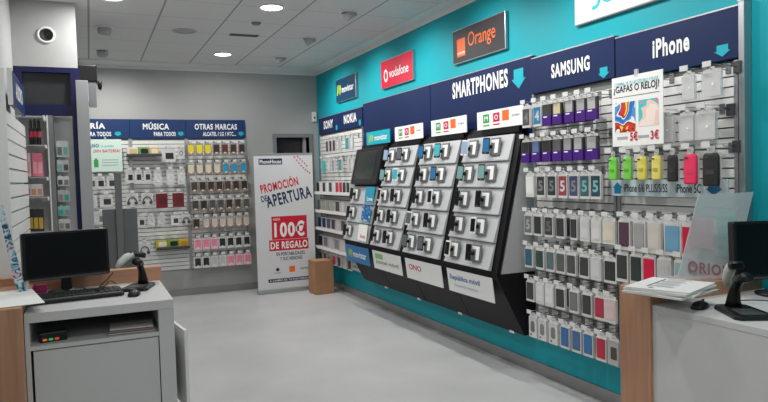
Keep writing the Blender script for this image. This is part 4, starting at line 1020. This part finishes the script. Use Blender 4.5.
# ------------------------------------------------------------------ left cashier desk
LX0, LX1, LY0, LY1, DZ0 = -.33, .39, 3.70, 4.455, 1.0
ld = thing('cashier_desk', 'white cashier desk with open shelf, wooden back rim and ajar door', 'desk', FX(0, 0, 0))
part('top', MB().box(LX0, LX1, LY0, LY1, DZ0-.05, DZ0, .002).mesh('top', M['desk']), ld)
part('side_panel', MB().box(LX0, LX0+.022, LY0+.004, LY1, 0, DZ0-.05).mesh('side_panel', M['desk']), ld)
part('side_panel', MB().box(LX1-.08, LX1, LY0+.004, LY1, 0, DZ0-.05).mesh('side_panel', M['desk']), ld)
part('shelf', MB().box(LX0+.022, LX1-.08, LY0+.01, LY1, .806, .828).mesh('shelf', M['desk']), ld)
part('back_panel', MB().box(LX0+.022, LX1-.08, LY1-.02, LY1-.002, 0, DZ0-.05).mesh('back_panel', M['greyd']), ld)
part('door', MB().box(LX0+.034, LX1-.085, LY0+.012, LY0+.03, .05, .80).mesh('door', M['desk']), ld)
part('rim', MB().box(LX0-.23, LX1+.012, LY1, LY1+.075, 0, 1.09, .003).mesh('rim', WOODX), ld, label='wooden back rim')
part('side_door', MB().prism([(LX1+.001,4.10),(LX1+.05,3.70),(LX1+.066,3.702),(LX1+.017,4.102)], .38, .82).mesh('side_door', M['white']), ld, label='white door at the side')
part('side_block', MB().box(XL+.01, LX0-.003, 3.62, LY1, 0, 1.045, .002).mesh('side_block', WOODZ), ld, label='wooden side block')
# in the desk shelf
ps = thing('power_strip', 'black power strip with coloured lights in the desk shelf', 'power strip', FX(-.215, 3.80, .829, .15))
part('housing', MB().box(-.06, .07, -.03, .03, 0, .05, .006).mesh('housing', M['blackpl']), ps)
for k, c in enumerate(((230,120,50),(70,190,110),(220,90,50))):
    part('light', MB().box(-.045+.028*k, -.025+.028*k, -.032, -.03, .008, .02).mesh('light', mat('led_%d' % k, c, .4, emit=.35)), ps)
pl_ = thing('paper_bundle', 'loose pale papers lying in the desk shelf', 'papers', FX(.18, 3.83, .830, -.05))
for k in range(3): part('sheet', MB().box(-.12+.004*k, .12-.006*k, -.09, .09+.004*k, .012*k, .012*k+.009, .003).mesh('sheet', [cm(178,170,170), cm(150,120,126), cm(190,184,184)][k]), pl_)
# papers on the side block
ws = thing('paper_sheet', 'large white paper sheet lying on the wooden block beside the keyboard', 'paper', FX(-.40, 3.95, 1.047, .18))
part('sheet', MB().box(-.10, .12, -.28, .26, 0, .003).mesh('sheet', M['paper']), ws)
part('under_sheet', MB().box(-.12, .095, -.24, .29, -.0018, 0).mesh('under_sheet', M['white']), ws)
mg = thing('card_wallet', 'small magenta wallet behind the keyboard under the monitor', 'wallet', FX(-.294, 4.385, 1.001, .0))
part('cover', MB().box(-.034, .034, -.03, .03, 0, .045, .006).mesh('cover', cm(176,30,100)), mg)
part('flap', MB().box(-.035, .035, -.033, -.029, .012, .047, .001).mesh('flap', cm(190,50,116)), mg)
# leaflet hanging at the left edge
lfm = basis(Vector((.20,.98,0)).normalized(), Vector((.16,.0,-.98)).normalized()*-1, Vector((.98,-.20,.0)).normalized(), (-.405, 4.0, 1.32))
lh = thing('leaflet', 'blue patterned leaflet leaning at the left edge above the white sheet', 'leaflet', FX(-.408, 4.15, 1.05))
def leaf():
    b = MB(); pts = [(-.062,.0,.49),(-.035,.0,.49),(.045,.0,.06),(.06,.0,.0),(.02,.0,.0),(.0,.0,.06)]
    a = [b.bm.verts.new(p) for p in pts]; c = [b.bm.verts.new((p[0], .012, p[2])) for p in pts]
    b.bm.faces.new(a); b.bm.faces.new(c[::-1])
    for k in range(6): b.bm.faces.new((a[k], c[k], c[(k+1)%6], a[(k+1)%6]))
    return b.mesh('sheet', picture_mat('leaflet_blue', [(40,70,96),(120,170,190),(200,214,220),(60,110,140),(220,180,190)], 22, 4.4))
part('sheet', leaf(), lh)
part('stand', MB().box(.02, .07, .012, .05, 0, .05).mesh('stand', M['clear']), lh)
# monitor
def monitor(label, mx, w, h, tilt=0):
    t = thing('computer_monitor', label, 'monitor', mx)
    R = Matrix.Translation((0, 0, .085)) @ Matrix.Rotation(tilt, 4, 'X') @ basis((1,0,0), (0,0,1), (0,-1,0), (0,0,0))
    part('housing', MB().prism(rrect(w, h, .012, 4, 0, h/2), -.045, .0, .003).mesh('housing', M['blackpl']), t, mx=R)
    part('screen', MB().prism(rrect(w-.032, h-.04, .002, 2, 0, h/2+.006), .0, .0012).mesh('screen', M['screen']), t, mx=R)
    part('bottom_bezel', MB().box(-w/2+.01, w/2-.01, .004, .014, .0, .003).mesh('bottom_bezel', M['greyd']), t, mx=R)
    part('neck', MB().box(-.028, .028, .045, .075, .012, .20, .006).mesh('neck', M['blackpl']), t)
    part('foot', MB().lathe([(.001,0),(.105,0),(.105,.008),(.03,.018),(.001,.018)], 32).mesh('foot', M['blackpl'], True), t, loc=(0, .05, 0))
    return t
monitor('black monitor on the white cashier desk behind the keyboard', FX(-.137, 4.28, DZ0+.001, math.radians(15)), .475, .282, math.radians(-2))
# keyboard
def keyboard(label, mx):
    t = thing('computer_keyboard', label, 'keyboard', mx)
    part('base', MB().prism([(-.225,-.07),(-.21,-.088),(.21,-.088),(.225,-.07),(.225,.07),(.21,.085),(-.21,.085),(-.225,.07)], 0, .018, .004).mesh('base', M['blackpl']), t)
    b = MB().box(-.206, .0812, -.053, .063, .0175, .0185); b2 = MB().box(.104, .204, -.053, .063, .0175, .0185)
    for r in range(5):
        for k in range(15):
            x = -.205+k*.0192; b.box(x, x+.0165, -.052+r*.024, -.052+r*.024+.020, .018, .0245)
        for k in range(4):
            x = .105+k*.0255; b2.box(x, x+.021, -.052+r*.024, -.052+r*.024+.020, .018, .0245)
    part('keys', b.mesh('keys', mat('key_grey', (44,45,47), .45)), t)
    part('number_pad', b2.mesh('number_pad', mat('key_grey', (44,45,47), .45)), t)
    part('palm_edge', MB().box(-.21, .21, -.088, -.06, .018, .021).mesh('palm_edge', M['greyd']), t)
    return t
keyboard('black full-size keyboard in front of the monitor on the white desk', FX(-.085, 4.03, DZ0+.0015, math.radians(7)) @ Matrix.Translation((0, 0, .0092)) @ Matrix.Rotation(math.radians(4.5), 4, 'X') @ Matrix.Scale(1.03, 4))
def mouse(label, mx):
    t = thing('computer_mouse', label, 'mouse', mx)
    secs = []
    for y, s, h in ((-.055,.5,.5),(-.045,.85,.75),(-.02,1,1),(.01,.96,.98),(.035,.86,.75),(.052,.55,.45)):
        secs.append([(x*s, y, max(0, z*h)) for x, z in ((-.03,0),(-.032,.012),(-.022,.028),(0,.035),(.022,.028),(.032,.012),(.03,0))])
    part('body', MB().loft(secs).mesh('body', M['blackpl'], True), t)
    part('wheel', MB().tube([(-.004,.03,.028),(.004,.03,.028)], .007, 10).mesh('wheel', M['greyd']), t)
    part('button_line', MB().box(-.0006, .0006, .0, .048, .022, .0345).mesh('button_line', M['greyd']), t)
    return t
mouse('black mouse at the end of keyboard on the white cashier desk', FX(.205, 3.94, DZ0+.001, math.radians(-15)))
def scanner(label, mx, body_m, lean):
    """barcode scanner resting in the cradle of a goose-neck stand"""
    t = thing('scanner_stand', label, 'scanner stand', mx, 'scanner stands on the desks')
    part('base', MB().prism([(-.055,-.12),(.055,-.12),(.07,-.10),(.06,.08),(.045,.10),(-.045,.10),(-.06,.08),(-.07,-.10)], 0, .022, .006).mesh('base', M['blackpl']), t)
    part('base_pad', MB().prism([(-.042,-.10),(.042,-.10),(.036,.0),(-.036,.0)], .022, .025).mesh('base_pad', M['greyd']), t)
    part('neck', MB().tube([(0,.06,.015),(0,.058,.06),(0,.05,.10),(0,.035,.135),(0,.015,.165),(0,-.005,.185)], [.03,.024,.02,.018,.018,.02], 12).mesh('neck', M['blackpl'], True), t)
    part('cradle', MB().tube([(0,.02,.172),(0,-.03,.20),(0,-.045,.205)], [.022,.028,.024], 12).mesh('cradle', M['blackpl'], True), t)
    return t
def gun(label, mx, body_m):
    g = thing('barcode_scanner', label, 'barcode scanner', mx, 'hand scanners on the desks')
    part('head', MB().loft([[(x*s, y, z*s2) for x, z in ((-.03,-.018),(.03,-.018),(.034,.0),(.024,.02),(-.024,.02),(-.034,.0))] for y, s, s2 in ((-.075,.92,.9),(-.065,1.05,1.1),(-.02,.9,1.0),(.02,.62,.85),(.05,.42,.6))]).mesh('head', M['blackpl'], True), g)
    part('grip', MB().tube([(0,.02,-.005),(0,.07,-.035),(0,.105,-.075),(0,.125,-.115)], [.024,.028,.026,.018], 12).mesh('grip', body_m, True), g, label='pale grip')
    part('scan_window', MB().box(-.024, .024, -.0775, -.0745, -.011, .012).mesh('scan_window', M['screen']), g)
    part('trigger', MB().box(-.006, .006, .012, .05, -.03, -.018, .003).mesh('trigger', M['greyd']), g)
    return g
scanner('black curved scanner stand on the white desk beside the mouse', FX(.252, 4.205, DZ0+.001, math.radians(-20)) @ Matrix.Diagonal((1.12, 1.12, .82, 1)), None, 0)
gun('pale-gripped barcode scanner tipped in the stand on the left desk', FX(.232, 4.20, DZ0+.001) @ Matrix.Translation((-.0, -.0, .208)) @ Matrix.Rotation(math.radians(-62), 4, 'Z') @ Matrix.Rotation(math.radians(180), 4, 'Z') @ Matrix.Rotation(math.radians(14), 4, 'X') @ Matrix.Scale(.8, 4), mat('scanner_grey', (196,196,192), .4))
def cable(label, pts, m, r=.003):
    t = thing('cable', label, 'cable', None, 'cables on the desks', MB().tube(pts, r, 6).mesh('cable', m, True)); return t
def smooth(pts, n=6):
    out = []
    P = [Vector(p) for p in pts]
    for i in range(len(P)-1):
        p0, p1, p2, p3 = P[max(i-1,0)], P[i], P[i+1], P[min(i+2,len(P)-1)]
        for k in range(n):
            u = k/n; out.append(.5*((2*p1)+(p2-p0)*u+(2*p0-5*p1+4*p2-p3)*u*u+(3*p1-p0-3*p2+p3)*u**3))
    return out+[P[-1]]
cable('thin black cable looping from the left scanner to the keyboard', smooth([(.11,4.34,1.09),(.07,4.38,1.04),(.03,4.38,1.006),(.06,4.32,1.015),(.09,4.33,1.04),(.125,4.36,1.015)]), M['blackpl'])
cable('white cable coil on the left desk behind the scanner stand', smooth([(.355,4.26,1.006),(.375,4.32,1.006),(.355,4.40,1.006),(.33,4.37,1.006),(.345,4.31,1.011),(.378,4.38,1.006)]), M['white'])

# ------------------------------------------------------------------ right counter
rd = thing('sales_counter', 'pale grey sales counter with wooden end slab before the slatwall', 'counter', None)
RX0, RX1, RY0, RY1 = 2.385, 3.16, .2, 2.252
part('top', MB().box(RX0, RX1, RY0, RY1, .97, 1.0, .002).mesh('top', M['desk']), rd)
part('front_panel', MB().box(RX0+.002, RX0+.024, RY0, RY1, 0, .97).mesh('front_panel', M['desk']), rd)
part('back_panel', MB().box(RX1-.024, RX1, RY0, RY1, 0, .97).mesh('back_panel', M['desk']), rd)
part('end_panel', MB().box(RX0+.024, RX1-.024, RY0, RY0+.022, 0, .97).mesh('end_panel', M['desk']), rd)
part('end_slab', MB().box(RX0-.012, RX1, RY1, RY1+.195, 0, 1.068, .003).mesh('end_slab', WOODZ), rd, label='wooden end slab')
# magazine stack
mgm = FX(2.418, 2.177, 1.0695, math.radians(21))
for k in range(4):
    m_ = thing('magazine', ['lowest magazine of the stack on the wooden slab', 'second magazine up in the stack on the wooden slab', 'third magazine up in the stack on the wooden slab', 'top white magazine with grey printed frames on the wooden slab'][k], 'magazine', mgm @ Matrix.Translation((0, 0, .0085*k)) @ Matrix.Rotation(math.radians((-9, 5, -4, 0)[k]), 4, 'Z'), 'magazines stacked on the wooden slab')
    part('pages', MB().box(-.16, .16, -.143, .143, 0, .008, .001).mesh('pages', M['paper']), m_)
    part('cover', MB().box(-.162, .162, -.145, .145, .0078, .0084).mesh('cover', M['white']), m_)
    if k == 3:
        for q in range(3): part('print_panel', MB().box(-.07+.075*q, -.015+.075*q, -.03, .05, .0084, .0088).mesh('print_panel', cm(196,198,200)), m_)
        part('rule', MB().box(-.09, .13, .062, .074, .0084, .0088).mesh('rule', lg(110)), m_)
        for q in range(4): part('rule', MB().box(-.082+.072*q, -.074+.072*q, -.05, .062, .0088, .0091).mesh('rule', lg(120)), m_)
        part('print_mark', MB().box(-.13, -.105, .03, .05, .0084, .0088).mesh('print_mark', lg(110)), m_)
mouse('black mouse beneath the overhanging magazines on the sales counter', FX(2.505, 2.085, 1.001, math.radians(-70)))
scanner('black goose-neck scanner stand at the edge of the grey sales counter', FX(2.555, 1.92, 1.001, math.radians(-28)) @ Matrix.Diagonal((1.2, 1.2, .82, 1)), None, 0)
gun('pale barcode scanner with dark head held upright on the counter stand', FX(2.553, 1.915, 1.001, math.radians(-38)) @ Matrix.Translation((-.026, .03, .208)) @ Matrix.Rotation(math.radians(-4), 4, 'X') @ Matrix.Scale(.86, 4), mat('scanner_beige', (190,188,182), .4))
monitor('black monitor cut by the right edge of the photo on the sales counter', FX(3.055, 2.06, 1.001, math.radians(-22)), .50, .285, math.radians(-3))
keyboard('dark keyboard at the right edge of the photo on the sales counter', FX(2.84, 1.70, 1.001, math.radians(-70)))
cable('black cable from the counter scanner across the desk', smooth([(2.63,2.035,1.012),(2.66,2.03,1.014),(2.72,2.06,1.014),(2.80,2.03,1.014),(2.86,1.95,1.014)]), M['blackpl'])
# frosted acrylic sign
ay = 2.36
c0 = at(678, 274, 1, ay); c1 = at(698, 195, 1, ay+.06); c2 = at(753, 192, 1, ay-.02); 
ux = Vector((.36, -.05, 0))
an = thing('acrylic_sign', 'frosted translucent sign with faint pink lettering standing behind the magazines', 'sign', FX(c0.x, ay, 1.069))
def sheet():
    b = MB(); O = Vector((c0.x, ay, 1.069))
    hh = c1.z-1.085
    tl = Vector(c1)-O; bl = Vector((-.005, .0, .018)); br = bl+Vector((.33, -.06, 0)); tr = Vector(c2)-O
    n = (br-bl).cross(tl-bl).normalized()*.004
    a = [b.bm.verts.new(p) for p in (bl, br, tr, tl)]; c = [b.bm.verts.new(p+n) for p in (bl, br, tr, tl)]
    b.bm.faces.new(a); b.bm.faces.new(c[::-1])
    for k in range(4): b.bm.faces.new((a[k], c[k], c[(k+1)%4], a[(k+1)%4]))
    return b.mesh('sheet', M['frost']), bl, br, tl
me, bl, br, tl = sheet()
part('sheet', me, an)
part('foot', MB().box(-.03, .33, -.08, .05, 0, .02, .004).mesh('foot', M['clear']), an)
uu = (br-bl).normalized(); nn = uu.cross((tl-bl)).normalized(); vv = nn.cross(uu)
if nn.y > 0: nn = -nn
part('lettering', text('ORIOU', .05, .035, .22, .06, mat('faded_pink_ink', (150,108,114), .5), .04, .006), an, mx=basis(uu, (tl-bl).normalized(), nn, bl))
part('print_panel', rect(.06, .17, .12, .16, .0055, clear_mat('faint_pink_film', (214,180,186), .35, .5)), an, mx=basis(uu, (tl-bl).normalized(), nn, bl))
part('print_panel', rect(.20, .13, .10, .25, .0055, clear_mat('faint_teal_film', (140,200,200), .3, .5)), an, mx=basis(uu, (tl-bl).normalized(), nn, bl))

# ================================================================== WORLD / VIEW
wd = bpy.data.worlds.new('world'); bpy.context.scene.world = wd; wd.use_nodes = True
wd.node_tree.nodes['Background'].inputs['Color'].default_value = (1, .99, .98, 1); wd.node_tree.nodes['Background'].inputs['Strength'].default_value = .12
vs = bpy.context.scene.view_settings
bpy.context.scene.display_settings.display_device = 'sRGB'
vs.view_transform = 'Standard'; vs.look = 'None'; vs.gamma = 1; vs.use_curve_mapping = False; vs.exposure = 0.0
